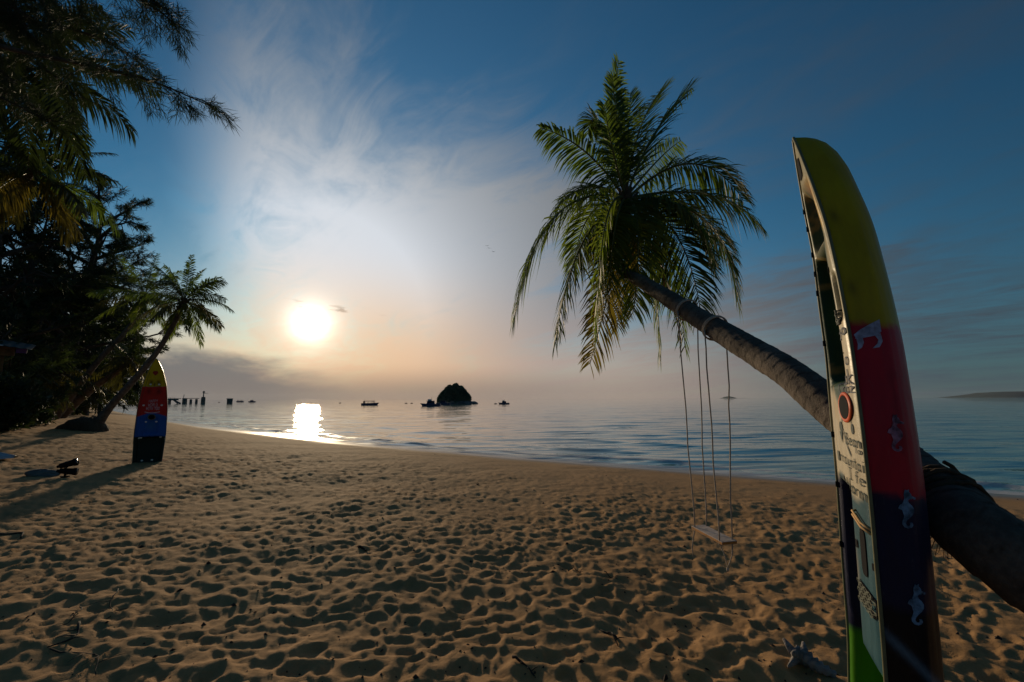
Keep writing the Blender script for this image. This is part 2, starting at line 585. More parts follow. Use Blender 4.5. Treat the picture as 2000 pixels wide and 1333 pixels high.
# ------------------------------------------------------------------ ground and sea
def build_ground():
    X, Y, F = polar(0.8, 330.0, 720, 56, 740, 60)
    Z = sand_z(X, Y)
    d = shore_d(X, Y)
    wet = 1 - sstep(d + 0.5 * (fbm(X * 0.8, Y * 0.8, 15, 3) - 0.5), 0.7, 2.6)
    drift = sstep(d, 1.8, 3.2) * (1 - sstep(d, 5.5, 8.5)) * sstep(fbm(X * 0.6, Y * 0.6, 44, 3), 0.36, 0.6)
    # close the middle with one vertex under the viewer
    o = fast_mesh("sand", np.stack([X, Y, Z], 1), F, sand_material(), attrs={'wet': wet, 'drift': drift})
    tag(o, 'trodden golden beach sand sloping down to the sea', None, kind='structure')
    na = 800
    bm = bmesh.new(); bm.from_mesh(o.data); bm.verts.ensure_lookup_table()
    try:
        ring = [bm.verts[i] for i in range(na)]
        bm.faces.new(ring)
    except Exception:
        pass
    bm.to_mesh(o.data); bm.free()
    X, Y, F = polar(6.0, 6000.0, 700, 57, 640, 30)
    d = shore_d(X, Y)
    off = -d
    rng = np.random.RandomState(4)
    z = np.zeros_like(X)
    n0 = np.array([0.577, 0.819])
    dist = np.hypot(X, Y)
    for i in range(22):
        lam = 0.7 * 1.17 ** i * rng.uniform(0.9, 1.1)
        if lam > 9: lam = rng.uniform(0.8, 4)
        th = R(96) + rng.normal(0, 0.2)
        ph = rng.uniform(0, 6.28)
        amp = 0.0031 * lam ** 0.62
        fade = np.exp(-(dist / (lam * 38)) ** 2)
        wx = X + 0.5 * (fbm(X * 0.21, Y * 0.21, i, 2) - 0.5) * 2
        ww = np.sin(2 * math.pi / lam * (wx * math.cos(th) + Y * math.sin(th)) + ph)
        z += amp * fade * (ww + 0.25 * ww * ww)
    # little breakers rolling in
    wob = fbm(X * 0.16, Y * 0.16, 70, 3)
    for pos, hgt, wd, sd in ((1.3, 0.075, 0.28, 1), (3.6, 0.06, 0.5, 2), (7.4, 0.055, 0.8, 3), (12.5, 0.05, 1.1, 5)):
        q = (off - pos - 2.2 * (wob - 0.5) - 0.5 * (fbm(X * 0.5, Y * 0.5, 80 + sd, 2) - 0.5)) / wd
        g = np.where(q > 0, np.exp(-(q / 1.6) ** 2), np.exp(-(q / 0.55) ** 2))
        z += hgt * g * sstep(fbm(X * 0.12 + sd, Y * 0.12, 90 + sd, 2), 0.28, 0.6) * np.exp(-(dist / 70) ** 2)
    z *= sstep(off, -0.6, 0.6)
    sz, _ = sand_base(X, Y)
    depth = (SEA_Z + z) - sz
    foam = np.exp(-(depth / 0.075) ** 2) * 1.0
    foam = np.maximum(foam, 0.85 * np.exp(-((off - 1.25 - 2.2 * (wob - 0.5)) / 0.35) ** 2))
    shallow = np.exp(-np.maximum(off, 0) / 9.0)
    keep = off > -3.0
    fk = keep[F].any(1)
    F = F[fk]
    used = np.unique(F); remap = np.full(len(X), -1); remap[used] = np.arange(len(used))
    o = fast_mesh("sea", np.stack([X, Y, SEA_Z + z], 1)[used], remap[F], sea_material(),
                  attrs={'foam': foam[used], 'shallow': shallow[used]})
    tag(o, 'calm teal sea reaching to the horizon with sun glitter', None, kind='structure')


build_ground()

# ------------------------------------------------------------------ palms
M_FROND = [leaf_mat("palm_leaf_dark", (0.042, 0.080, 0.020), (0.15, 0.23, 0.028), 0.45),
           leaf_mat("palm_leaf_green", (0.055, 0.100, 0.020), (0.22, 0.30, 0.03), 0.5),
           leaf_mat("palm_leaf_yellowing", (0.085, 0.078, 0.016), (0.24, 0.19, 0.022), 0.42)]
M_FROND.append(leaf_mat("palm_leaf_shaded", (0.022, 0.038, 0.013), (0.055, 0.085, 0.016), 0.34))  # darker leaf copy: the grove's shade is put into the leaf colour
M_FROND.append(leaf_mat("palm_leaf_olive", (0.045, 0.052, 0.014), (0.13, 0.125, 0.02), 0.38))
M_RACHIS = mat("palm_rib", (0.12, 0.12, 0.035), 0.5, 0.3)
M_DEAD = leaf_mat("palm_leaf_dead", (0.11, 0.065, 0.03), (0.20, 0.10, 0.03), 0.3)
M_HUSK = mat("palm_fibre", (0.085, 0.055, 0.032), 0.9, 0.4, 14, 0.5, 60)
M_NUT = mat("coconut", (0.10, 0.11, 0.03), 0.5, 0.35, 8)


def bark_material():
    m, t, b = new_mat("palm_bark")
    tc = t.nodes.new('ShaderNodeTexCoord')
    n1 = nnoise(t, tc.outputs['Object'], 5.0, 6, 0.65).smooth(0.3, 0.7)
    n2 = nnoise(t, tc.outputs['Object'], 38.0, 5, 0.7).smooth(0.3, 0.7)
    c = nmix(t, n1, (0.105, 0.083, 0.066), (0.225, 0.182, 0.148))
    c = nmix(t, n2 * 0.6, c, (0.075, 0.056, 0.042))
    a = t.nodes.new('ShaderNodeAttribute'); a.attribute_name = 'scar'
    c = nmix(t, E(t, a.outputs['Fac']) * 0.85, c, (0.035, 0.027, 0.021))
    t.links.new(c, b.inputs['Base Color'])
    b.inputs['Roughness'].default_value = 0.85
    b.inputs['Specular IOR Level'].default_value = 0.2
    bp = t.nodes.new('ShaderNodeBump'); bp.inputs['Strength'].default_value = 0.6; bp.inputs['Distance'].default_value = 0.02
    h = nnoise(t, tc.outputs['Object'], 46.0, 5, 0.7)
    t.links.new(h.v, bp.inputs['Height']); t.links.new(bp.outputs[0], b.inputs['Normal'])
    return m


M_BARK = bark_material()


def catmull(P, n):
    """smooth path through control points, n samples"""
    P = [np.array(p, float) for p in P]
    P = [2 * P[0] - P[1]] + P + [2 * P[-1] - P[-2]]
    segs = len(P) - 3
    out = []
    for s in np.linspace(0, segs - 1e-6, n):
        i = int(s); t = s - i
        a, b, c, d = P[i:i + 4]
        out.append(0.5 * ((2 * b) + (c - a) * t + (2 * a - 5 * b + 4 * c - d) * t * t + (3 * b - a - 3 * c + d) * t ** 3))
    return np.array(out)


def palm_trunk(path, radii, n_ring, seed, parent, sides=22, rings=None, origin=(0, 0, 0)):
    """ringed palm trunk: path and radii given at control points, leaf scars as steps round the stem"""
    rng = random.Random(seed)
    C = catmull([tuple(p) + (r,) for p, r in zip(path, radii)], n_ring)
    P, Rr = C[:, :3], C[:, 3]
    L = np.concatenate([[0], np.cumsum(np.linalg.norm(np.diff(P, axis=0), axis=1))])
    T = np.gradient(P, axis=0); T /= np.linalg.norm(T, axis=1)[:, None]
    a = np.cross(T[0], [0, 0, 1.0]); a /= np.linalg.norm(a)
    step = rings or 0.11
    V, S = [], []
    th = np.linspace(0, 2 * math.pi, sides, endpoint=False)
    for i in range(len(P)):
        a = a - T[i] * a.dot(T[i]); a /= np.linalg.norm(a)
        b = np.cross(T[i], a)
        nz = fbm(np.cos(th) * 1.3 + 5, np.sin(th) * 1.3 + L[i] * 1.7, seed, 3) - 0.5
        nz2 = fbm(np.cos(th) * 4 + 5, np.sin(th) * 4 + L[i] * 7, seed + 5, 3) - 0.5
        ph = (L[i] + 0.05 * nz * 2 + 0.022 * np.sin(th + seed)) / (step * (0.75 + 0.5 * vnoise(np.array([L[i] * 0.35]), np.array([0.5]), seed)[0]))
        saw = ph - np.floor(ph)
        bump = (0.012 + 0.035 * vnoise(np.array([L[i] * 2.1]), np.array([3.5]), seed)[0]) * (1 - saw) ** 1.3 - 0.03
        r = Rr[i] * (1 + bump + 0.20 * nz + 0.15 * nz2)
        V.append(P[i] + np.outer(np.cos(th) * r, a) + np.outer(np.sin(th) * r, b))
        S.append(np.clip((saw - 0.86) / 0.14, 0, 1) * 0.9 + np.clip(nz2 * 3 - 0.75, 0, 1))
    V = np.concatenate(V); S = np.concatenate(S)
    k = len(P)
    i = np.arange(k - 1)[:, None] * sides; j = np.arange(sides)[None, :]; j2 = (j + 1) % sides
    F = np.stack([i + j, i + j2, i + sides + j2, i + sides + j], -1).reshape(-1, 4)
    return fast_mesh("trunk", V - np.array(origin), F, M_BARK, parent, attrs={'scar': S})


def frond_geo(R0, seed, leaf=0.48, nleaf=62, width=0.034, droop=0.55, fwd=0.6, start=0.14, ragged=0.12, lateral=None):
    """rachis polyline R0 (n,3) -> mesh collector with stem (mat 0) and leaflets (mat 1)"""
    rng = random.Random(seed)
    mb = MB()
    n = len(R0)
    rad = [0.022 * (1 - 0.88 * (i / (n - 1)) ** 0.8) + 0.002 for i in range(n)]
    mb.tube(R0, rad, 5, 0)
    T = np.gradient(R0, axis=0); T /= np.linalg.norm(T, axis=1)[:, None]
    L = np.linspace(0, 1, n)
    zup = np.array([0, 0, 1.0])
    twist = rng.uniform(-0.5, 0.5)
    for s in range(nleaf):
        t0 = start + (1 - start) * (s + 0.5) / nleaf
        prof = min(1, (t0 - start) / 0.16 * 0.5 + 0.5) * (1 - 0.62 * max(0, (t0 - 0.55) / 0.45) ** 1.5)
        for sd in (-1, 1):
            if rng.random() < ragged * (0.4 + t0): continue
            t = min(0.999, t0 + rng.uniform(-0.005, 0.005))
            p = np.array([np.interp(t, L, R0[:, k]) for k in range(3)])
            tg = np.array([np.interp(t, L, T[:, k]) for k in range(3)]); tg /= np.linalg.norm(tg)
            side = np.cross(tg, zup) if lateral is None else np.array(lateral, float)
            side = side - tg * side.dot(tg)
            ns = np.linalg.norm(side)
            side = side / ns if ns > 1e-3 else np.array([1.0, 0, 0])
            up = np.cross(side, tg)
            ct, st = math.cos(twist * t), math.sin(twist * t)
            side, up = side * ct + up * st, up * ct - side * st
            ll = leaf * prof * rng.uniform(0.85, 1.1)
            f = fwd * (0.7 + 0.9 * t) + rng.gauss(0, 0.13)
            d = side * sd * 1.0 + tg * f + up * rng.uniform(-0.12, 0.36)
            d /= np.linalg.norm(d)
            w = width * (0.65 + 0.35 * prof) * 0.5
            wd = np.cross(d, up); wd /= np.linalg.norm(wd) + 1e-9
            wd = wd * 0.8 + up * rng.uniform(-0.5, 0.5); wd /= np.linalg.norm(wd)
            g = droop * rng.uniform(0.45, 1.55)
            q1 = p + d * ll * 0.33 - zup * ll * 0.10 * g
            q2 = p + d * ll * 0.66 - zup * ll * 0.36 * g
            q3 = p + d * ll * 0.90 - zup * ll * 0.82 * g
            mb.add([p - wd * w * 0.4, p + wd * w * 0.4, q1 - wd * w, q1 + wd * w, q2 - wd * w * 0.8, q2 + wd * w * 0.8, q3],
                   [(0, 1, 3, 2), (2, 3, 5, 4), (4, 5, 6)], 1)
    return mb


def bez(a, b, c, n=16):
    t = np.linspace(0, 1, n)[:, None]
    a, b, c = (np.array(q, float) for q in (a, b, c))
    return a * (1 - t) ** 2 + 2 * b * t * (1 - t) + c * t * t


def arc_frond(az, el, length, bend, n=14):
    """free hanging rachis starting at the origin"""
    P = [np.zeros(3)]
    for i in range(n - 1):
        t = (i + 0.5) / (n - 1)
        e = el - bend * t ** 1.25
        P.append(P[-1] + length / (n - 1) * np.array([math.cos(e) * math.sin(az), math.cos(e) * math.cos(az), math.sin(e)]))
    return np.array(P)


def crown_heart(root, top, down, seed, s=1.0):
    """leaf bases, fibre and nuts where the fronds meet"""
    rng = random.Random(seed)
    mb = MB()
    top = np.array(top, float); down = np.array(down, float)
    for i in range(9):
        a = i * 2.4; e = rng.uniform(0.2, 1.3)
        d = np.array([math.cos(a) * math.cos(e), math.sin(a) * math.cos(e), math.sin(e)])
        p0 = top + down * 0.16 * s
        mb.tube([p0, p0 + d * 0.16 * s, p0 + d * 0.34 * s], [0.06 * s, 0.04 * s, 0.018 * s], 6, 0, jitter=0.15, seed=i)
    mb.tube([top + down * 0.42 * s, top + down * 0.2 * s, top, top - down * 0.12 * s], [0.09 * s, 0.115 * s, 0.10 * s, 0.05 * s], 10, 0, jitter=0.15, seed=seed)
    mb.build("leaf_bases", M_HUSK, root)
    for i in range(6):
        a = rng.uniform(0, 6.28)
        c = Vector(top) + Vector(down) * 0.22 * s + Vector((math.cos(a) * 0.15 * s, math.sin(a) * 0.15 * s, rng.uniform(-0.16, -0.02) * s))
        bm = bmesh.new()
        bmesh.ops.create_icosphere(bm, subdivisions=2, radius=0.075 * s * rng.uniform(0.7, 1.05))
        for v in bm.verts: v.co.z *= 1.25; v.co += c
        me = bpy.data.meshes.new("coconut"); bm.to_mesh(me); bm.free()
        me.materials.append(M_NUT)
        me.polygons.foreach_set('use_smooth', [True] * len(me.polygons))
        link(bpy.data.objects.new("coconut", me), root)


# --- the big leaning palm on the right: its stem runs behind the upright kayak and carries the swing
def leaning_palm():
    root = empty("coconut_palm", (2.46, 0.72, gz(2.46, 0.72)))
    o = np.array(root.location)
    P = [(2.52, 0.62, -0.25), (2.30, 1.02, 0.42), at(1985, 1092, 1.62), at(1850, 985, 1.93), at(1730, 885, 2.28), at(1612, 786, 2.68),
         at(1520, 716, 3.12), at(1425, 659, 3.70), at(1340, 605, 4.33), at(1262, 556, 5.05), at(1212, 522, 5.62), at(1206, 470, 6.0), at(1222, 405, 6.15)]
    rad = [0.24, 0.16, 0.124, 0.118, 0.113, 0.106, 0.101, 0.097, 0.090, 0.075, 0.067, 0.065, 0.062]
    palm_trunk(P, rad, 760, 3, root, 32, 0.10, o)
    top = np.array(at(1222, 392, 6.18)) - o
    tr = np.array(at(1208, 480, 6.0)) - o
    down = (tr - top) / np.linalg.norm(tr - top)
    crown_heart(root, top, down, 5, 0.95)
    Y0 = 6.18
    # (tip x, tip y, tip depth, bend x, bend y, bend depth, leaflet length, material, droop)
    FR = [(1055, 250, 6.0, 1150, 275, 6.1, .34, 0, .75), (1208, 118, 6.5, 1196, 240, 6.3, .40, 0, .15), (1148, 262, 6.9, 1160, 170, 6.6, .36, 0, .55),
          (1350, 172, 6.3, 1262, 255, 6.2, .54, 0, .35), (1305, 165, 7.2, 1240, 220, 6.9, .42, 1, .15), (1330, 275, 7.3, 1290, 300, 6.9, .40, 0, .5),
          (1452, 392, 6.2, 1362, 250, 6.2, .46, 0, .85), (1484, 440, 5.7, 1400, 345, 5.9, .46, 0, .8), (1440, 590, 6.0, 1425, 375, 6.0, .50, 0, .8),
          (1368, 604, 5.6, 1335, 400, 5.7, .50, 0, .75), (1338, 680, 6.6, 1318, 430, 6.6, .46, 0, .6), (1290, 706, 6.9, 1285, 470, 6.9, .46, 1, .5),
          (1152, 712, 5.6, 1218, 470, 5.8, .44, 2, .55), (1084, 672, 6.2, 1118, 430, 6.2, .46, 1, .6), (1004, 622, 5.8, 1052, 345, 5.9, .52, 1, .85),
          (1082, 412, 6.9, 1150, 330, 6.7, .42, 0, .8), (1166, 640, 5.0, 1172, 350, 5.2, .50, 1, .7), (1430, 505, 7.3, 1370, 380, 7.0, .42, 0, .8),
          (1206, 642, 7.2, 1214, 480, 7.2, .42, 2, .5), (1232, 180, 7.2, 1226, 250, 6.8, .40, 0, .2),
          (1180, 205, 5.6, 1192, 290, 5.8, .38, 0, .45), (1120, 520, 7.3, 1140, 380, 7.1, .44, 1, .75), (1238, 610, 5.2, 1262, 380, 5.2, .46, 1, .7), (1190, 560, 5.4, 1200, 400, 5.4, .44, 1, .6),
          (1390, 500, 5.2, 1350, 360, 5.3, .48, 0, .85),
          (1196, 150, 6.0, 1206, 250, 6.1, .34, 0, .25)]
    for i, (tx, ty, tY, bx, by, bY, lf, mi, dr) in enumerate(FR):
        a = top + np.array([0, 0, 0.02 * (i % 3)])
        R0 = bez(a, np.array(at(bx, by, bY)) - o, np.array(at(tx, ty, tY)) - o, 18)
        d = R0[-1] - R0[0]; d /= np.linalg.norm(d)
        lat = None
        if abs(d[2]) > 0.8:                       # steep fronds: keep the blade open across the stem
            lat = (math.cos(i * 1.3) * 0.5 + 0.8, math.sin(i * 1.3), 0)
        elif d[2] > 0.35:                         # rising fronds roll their blade over as they open
            c1, c2 = np.cross(d, [0.2, 1.0, 0]), np.cross(d, [0, 0, 1.0])
            lat = c1 / np.linalg.norm(c1) * 0.8 + c2 / np.linalg.norm(c2) * 0.6
        mb = frond_geo(R0, 100 + i, lf * 1.2, 108, 0.024, dr * 0.85, 0.62, 0.12, 0.10, lat)
        mb.build("frond", [M_RACHIS, M_FROND[mi]], root)
    # a few dead brown strips hanging under the crown
    for i, (tx, ty, tY) in enumerate(((1160, 690, 5.9), (1330, 660, 6.0), (1225, 560, 6.3))):
        R0 = bez(top, np.array(at(1215 + (tx - 1215) * 0.6, 460, tY)) - o, np.array(at(tx, ty, tY)) - o, 12)
        frond_geo(R0, 300 + i, 0.30, 40, 0.03, 1.0, 0.3, 0.4, 0.45).build("dead_frond", [M_HUSK, M_DEAD], root)
    tag(root, 'large coconut palm leaning far out over the sand with a swing on its trunk', 'palm tree')
    # rough sacking and cord wound round the stem beside the kayak
    mb = MB()
    c0, c1 = np.array(at(1868, 1000, 1.88)), np.array(at(1812, 953, 2.03))
    ax = (c1 - c0) / np.linalg.norm(c1 - c0)
    a = np.cross(ax, [0, 0, 1.0]); a /= np.linalg.norm(a); b = np.cross(a, ax)
    pts = []
    for k in range(150):
        t = k / 149; th = t * 6.28 * 6.2
        r = 0.122 + 0.005 * math.sin(k * 1.7) + 0.006 * math.sin(th * 0.7)
        pts.append(c0 + ax * np.linalg.norm(c1 - c0) * (t + 0.03 * math.sin(th * 1.3)) + a * math.cos(th) * r + b * math.sin(th) * r - o)
    mb.tube(pts, 0.009, 6)
    mb.build("cord_binding", M_HUSK, root)
    mb = MB()
    for k in range(7):
        p = np.array(at(1822 + k * 3, 1010 + k * 4, 1.93 + 0.01 * k)) - o
        mb.tube([p, p + [0.004 * k, 0.0, -0.06], p + [0.012 * (k - 3), 0.01, -0.12 - 0.012 * (k % 3)]], [0.004, 0.003, 0.0012], 4)
    mb.build("hanging_fibre", M_HUSK, root)
    return P


TRUNK_P = leaning_palm()


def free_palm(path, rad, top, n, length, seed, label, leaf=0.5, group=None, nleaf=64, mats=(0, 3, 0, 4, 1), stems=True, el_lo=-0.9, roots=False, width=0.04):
    base = Vector(path[0])
    root = empty("coconut_palm", (base.x, base.y, gz(base.x, base.y)))
    o = np.array(root.location)
    palm_trunk(path, rad, 120, seed, root, 14, 0.13, o)
    top = np.array(top) - o
    pv = np.array(path[-1]) - np.array(path[-2]); pv = -pv / np.linalg.norm(pv)
    crown_heart(root, top, pv, seed, 1.1 * length / 2.2)
    rng = random.Random(seed)
    for i in range(n):
        az = i * 2.39996 + rng.uniform(-0.2, 0.2)
        t = i / (n - 1)
        el = 1.22 + (el_lo - 1.22) * t ** 1.1 + rng.uniform(-0.12, 0.12)
        bend = 0.32 + 0.50 * math.sin(min(1, t * 1.1) * math.pi) + rng.uniform(-0.1, 0.22)
        R0 = arc_frond(az, el, length * rng.uniform(0.85, 1.1), bend) + top
        lat = None
        if el > 0.95: lat = (math.cos(az) * 0.6 + 0.7, math.sin(az), 0.0)
        elif i % 2 == 0: lat = (0.75 * math.cos(az), -0.75 * math.sin(az), 0.55)
        mi = mats[min(len(mats) - 1, int(t * len(mats)))]
        frond_geo(R0, seed * 50 + i, leaf, nleaf, width, 0.50 + 0.30 * t, 0.8, 0.14, 0.08, lat).build("frond", [M_RACHIS, M_FROND[mi]], root)
    if roots:
        mb = MB()
        bp = np.array(path[0])
        n_a, n_r = 26, 9
        vs, fs = [], []
        for i in range(n_r):
            t = i / (n_r - 1)
            for j in range(n_a):
                th = 6.2832 * j / n_a
                w = np.array([math.cos(th) * (1.05 if math.cos(th) > 0 else 1.75), math.sin(th) * 0.85])
                q = float(fbm(np.array([math.cos(th) * 2.2 + 3 + t]), np.array([math.sin(th) * 2.2 + t * 2]), seed, 3)[0])
                r = 0.80 * math.cos(t * 1.35) * (0.72 + 0.56 * q)
                vs.append((bp[0] + w[0] * r - o[0] - 0.12, bp[1] + w[1] * r - o[1], -0.18 + 0.80 * math.sin(t * 1.5) * (0.8 + 0.4 * q)))
        for i in range(n_r - 1):
            for j in range(n_a):
                fs.append((i * n_a + j, i * n_a + (j + 1) % n_a, (i + 1) * n_a + (j + 1) % n_a, (i + 1) * n_a + j))
        fs.append(tuple(range((n_r - 1) * n_a, n_r * n_a)))
        mb.add(vs, fs)
        for k in range(40):
            th = rng.uniform(0, 6.28); e = (1.6 if math.cos(th) < 0 else 0.9) * 0.55
            p = np.array([bp[0] - o[0] - 0.12 + math.cos(th) * e, bp[1] - o[1] + math.sin(th) * 0.5, rng.uniform(0.0, 0.28)])
            q = p + np.array([math.cos(th) * 0.16, math.sin(th) * 0.16, -0.14 - p[2]])
            mb.tube([p * 0.96, (p + q) / 2 + [0, 0, 0.03], q], [0.03, 0.022, 0.01], 5)
        mb.build("root_ball", M_HUSK, root)
    tag(root, label, 'palm tree', group)
    return root


def left_palms():
    # nearest of the leaning pair, with its bare root ball
    b = on_sand(182, 842)
    Y = b.y
    path = [b + Vector((-0.12, 0, -0.25)), at(198, 818, Y), at(226, 782, Y - 0.1), at(262, 742, Y - 0.2), at(305, 690, Y - 0.3), at(340, 632, Y - 0.4), at(356, 598, Y - 0.4)]
    free_palm(path, [0.32, 0.21, 0.15, 0.135, 0.12, 0.105, 0.09], at(360, 588, Y - 0.4), 24, 2.35, 11,
              'leaning palm with a bare root ball behind the upright kayak on the left', 0.52, 'palms leaning over the far beach', roots=True)
    Y = 27.0
    path = [at(92, 812, Y), at(125, 790, Y), at(165, 738, Y), at(205, 690, Y), at(248, 645, Y), at(272, 606, Y), at(280, 585, Y)]
    path[0].z = gz(path[0].x, Y) - 0.3
    free_palm(path, [0.4, 0.26, 0.17, 0.15, 0.135, 0.12, 0.10], at(283, 577, Y), 24, 2.7, 12,
              'taller leaning palm whose crown is left of the palm with the bare root ball', 0.58, 'palms leaning over the far beach')
    Y = 28.2
    path = [at(102, 808, Y), at(150, 783, Y), at(190, 752, Y), at(228, 727, Y), at(252, 708, Y)]
    path[0].z = gz(path[0].x, Y) - 0.3
    free_palm(path, [0.45, 0.28, 0.2, 0.17, 0.14], at(256, 702, Y), 18, 2.0, 13,
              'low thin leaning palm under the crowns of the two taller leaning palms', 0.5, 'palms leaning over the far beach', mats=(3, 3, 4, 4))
    # tall palms at the upper left, stems outside or hidden
    Y = 11.5
    path = [Vector((-15.2, Y + 1.5, gz(-15.2, Y + 1.5) - 0.2)), at(-170, 640, Y + 0.8), at(-70, 455, Y + 0.3), at(20, 368, Y), at(52, 342, Y)]
    free_palm(path, [0.2, 0.13, 0.10, 0.09, 0.08], at(62, 335, Y), 26, 2.1, 14,
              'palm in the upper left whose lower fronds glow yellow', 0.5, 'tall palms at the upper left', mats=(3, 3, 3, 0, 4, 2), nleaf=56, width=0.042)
    Y = 8.2
    path = [Vector((-12.2, Y + 0.5, gz(-12.2, Y + 0.5) - 0.2)), at(-260, 600, Y + 0.3), at(-90, 320, Y), at(0, 190, Y), at(30, 130, Y)]
    free_palm(path, [0.2, 0.13, 0.10, 0.09, 0.08], at(40, 112, Y), 24, 2.3, 15,
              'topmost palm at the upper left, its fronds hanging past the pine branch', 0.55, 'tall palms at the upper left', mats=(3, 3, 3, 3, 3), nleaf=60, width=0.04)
    # young palms in the shade under the trees
    for k, (px, Y, h, ln, sd) in enumerate(((95, 26, 2.6, 2.6, 21), (38, 24, 1.8, 2.2, 22), (165, 36, 2.4, 2.6, 23), (-30, 22, 1.8, 2.2, 24))):
        x = (px - 1000) / FPX * Y * 0.985
        z = gz(x, Y)
        free_palm([Vector((x, Y, z - 0.2)), Vector((x, Y, z + h * 0.5)), Vector((x + 0.1, Y, z + h))], [0.2, 0.16, 0.12], (x + 0.1, Y, z + h + 0.1), 15, ln, sd,
                  ('short palm with hanging yellowed fronds left of the leaning trunks', 'short dark palm under the hut roof at the left edge',
                   'short palm behind the leaning palm trunks', 'dark short palm at the very left edge beside the hut')[k],
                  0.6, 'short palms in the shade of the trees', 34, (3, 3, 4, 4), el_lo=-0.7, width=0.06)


left_palms()

# ------------------------------------------------------------------ feathery shore pines (casuarina)
M_NEEDLE = leaf_mat("pine_needles", (0.022, 0.038, 0.014), (0.05, 0.075, 0.018), 0.22, 0.6)
M_NEEDLE2 = leaf_mat("pine_needles_light", (0.030, 0.050, 0.016), (0.075, 0.10, 0.022), 0.28, 0.6)
M_TWIG = mat("pine_bark", (0.075, 0.055, 0.042), 0.9, 0.35, 10, 0.4, 30)


def needles(starts, dirs, n_per, length, width, droop, seed):
    """tufts of thin tapering needles, as one array of triangles"""
    rng = np.random.RandomState(seed)
    S = np.repeat(np.asarray(starts), n_per, 0); D = np.repeat(np.asarray(dirs), n_per, 0)
    m = len(S)
    J = rng.normal(0, 0.55, (m, 3))
    d = D * 0.9 + J; d[:, 2] -= droop * rng.uniform(0.2, 1.0, m)
    d /= np.linalg.norm(d, axis=1)[:, None]
    L = length * rng.uniform(0.55, 1.15, m)[:, None]
    S = S + rng.normal(0, length * 0.16, (m, 3))
    w = rng.normal(0, 1, (m, 3)); w -= d * (w * d).sum(1)[:, None]; w /= np.linalg.norm(w, axis=1)[:, None]
    w = w * width * 0.5
    mid = S + d * L * 0.45
    tip = S + d * L; tip[:, 2] -= droop * 0.25 * L[:, 0]
    V = np.stack([S, mid - w, tip, mid + w], 1).reshape(-1, 3)
    F = np.arange(m * 4).reshape(-1, 4)
    return V, F


def grow(limb_pts, seed, n_sub, sub_len, step=0.22, droop=0.25, t0=0.25):
    """side branches off a limb; returns branch polylines and tuft starts/directions"""
    rng = random.Random(seed)
    lines, S, D = [], [], []
    L = np.linspace(0, 1, len(limb_pts))
    for k in range(n_sub):
        t = t0 + (1 - t0) * (k + rng.random()) / n_sub
        p = np.array([np.interp(t, L, limb_pts[:, q]) for q in range(3)])
        t2 = min(1, t + 0.05)
        tg = np.array([np.interp(t2, L, limb_pts[:, q]) for q in range(3)]) - np.array([np.interp(max(0, t2 - 0.1), L, limb_pts[:, q]) for q in range(3)])
        tg /= np.linalg.norm(tg) + 1e-9
        r = np.array([rng.gauss(0, 1), rng.gauss(0, 1), rng.gauss(0.15, 0.7)]); r -= tg * r.dot(tg) * 0.6
        r /= np.linalg.norm(r)
        d = tg * 0.75 + r * 0.8; d /= np.linalg.norm(d)
        ln = sub_len * (1.1 - 0.55 * t) * rng.uniform(0.6, 1.25)
        pts = [p]
        nseg = max(3, int(ln / step))
        for i in range(nseg):
            d = d + np.array([rng.gauss(0, 0.14), rng.gauss(0, 0.14), rng.gauss(-droop * 0.22, 0.10)]); d /= np.linalg.norm(d)
            pts.append(pts[-1] + d * ln / nseg)
            if i >= nseg * 0.15:
                S.append(pts[-1]); D.append(d.copy())
        lines.append(np.array(pts))
    return lines, S, D


def pine(name, base, height, spread, seed, label, n_limb=13, lean=(0, 0), n_per=14, nlen=0.42, nwid=0.05, group=None, sub=7, low=0.22, mat_n=None, limb_dir=None):
    rng = random.Random(seed)
    base = Vector(base)
    root = empty(name, base)
    tp = np.array([[lean[0] * t ** 1.4 + 0.15 * math.sin(t * 5 + seed), lean[1] * t ** 1.4 + 0.15 * math.cos(t * 4 + seed), -0.3 + (height + 0.3) * t] for t in np.linspace(0, 1, 14)])
    MB().tube(tp, [0.30 * height / 10 * (1 - 0.9 * t) + 0.02 for t in np.linspace(0, 1, 14)], 9, jitter=0.06, seed=seed).build("trunk", M_TWIG, root)
    S, D = [], []
    for k in range(n_limb):
        t = low + (1 - low) * (k + 0.4) / n_limb
        p = np.array([np.interp(t, np.linspace(0, 1, 14), tp[:, q]) for q in range(3)])
        a = k * 2.4 + rng.uniform(-0.4, 0.4) if limb_dir is None else limb_dir + rng.uniform(-1.0, 1.0)
        e = rng.uniform(0.15, 0.6) + 0.5 * t
        ln = spread * (1.15 - 0.75 * t) * rng.uniform(0.75, 1.15)
        d = np.array([math.sin(a) * math.cos(e), math.cos(a) * math.cos(e), math.sin(e)])
        pts = [p]
        for i in range(8):
            d = d + np.array([rng.gauss(0, 0.09), rng.gauss(0, 0.09), rng.gauss(-0.03, 0.07)]); d /= np.linalg.norm(d)
            pts.append(pts[-1] + d * ln / 8)
        pts = np.array(pts)
        mb = MB().tube(pts, [0.11 * height / 10 * (1 - 0.85 * i / 8) for i in range(9)], 6)
        lines, s, dd = grow(pts, seed * 31 + k, sub, ln * 0.55, max(0.18, nlen * 0.5))
        for ln_ in lines: mb.tube(ln_, [0.03 * height / 10 * (1 - 0.8 * i / (len(ln_) - 1)) + 0.004 for i in range(len(ln_))], 4)
        mb.build("limb", M_TWIG, root)
        S += s; D += dd
    V, F = needles(S, D, n_per, nlen, nwid, 0.35, seed)
    fast_mesh("crown", V, F, mat_n or M_NEEDLE, root, smooth=False)
    tag(root, label, 'tree', group)
    return root


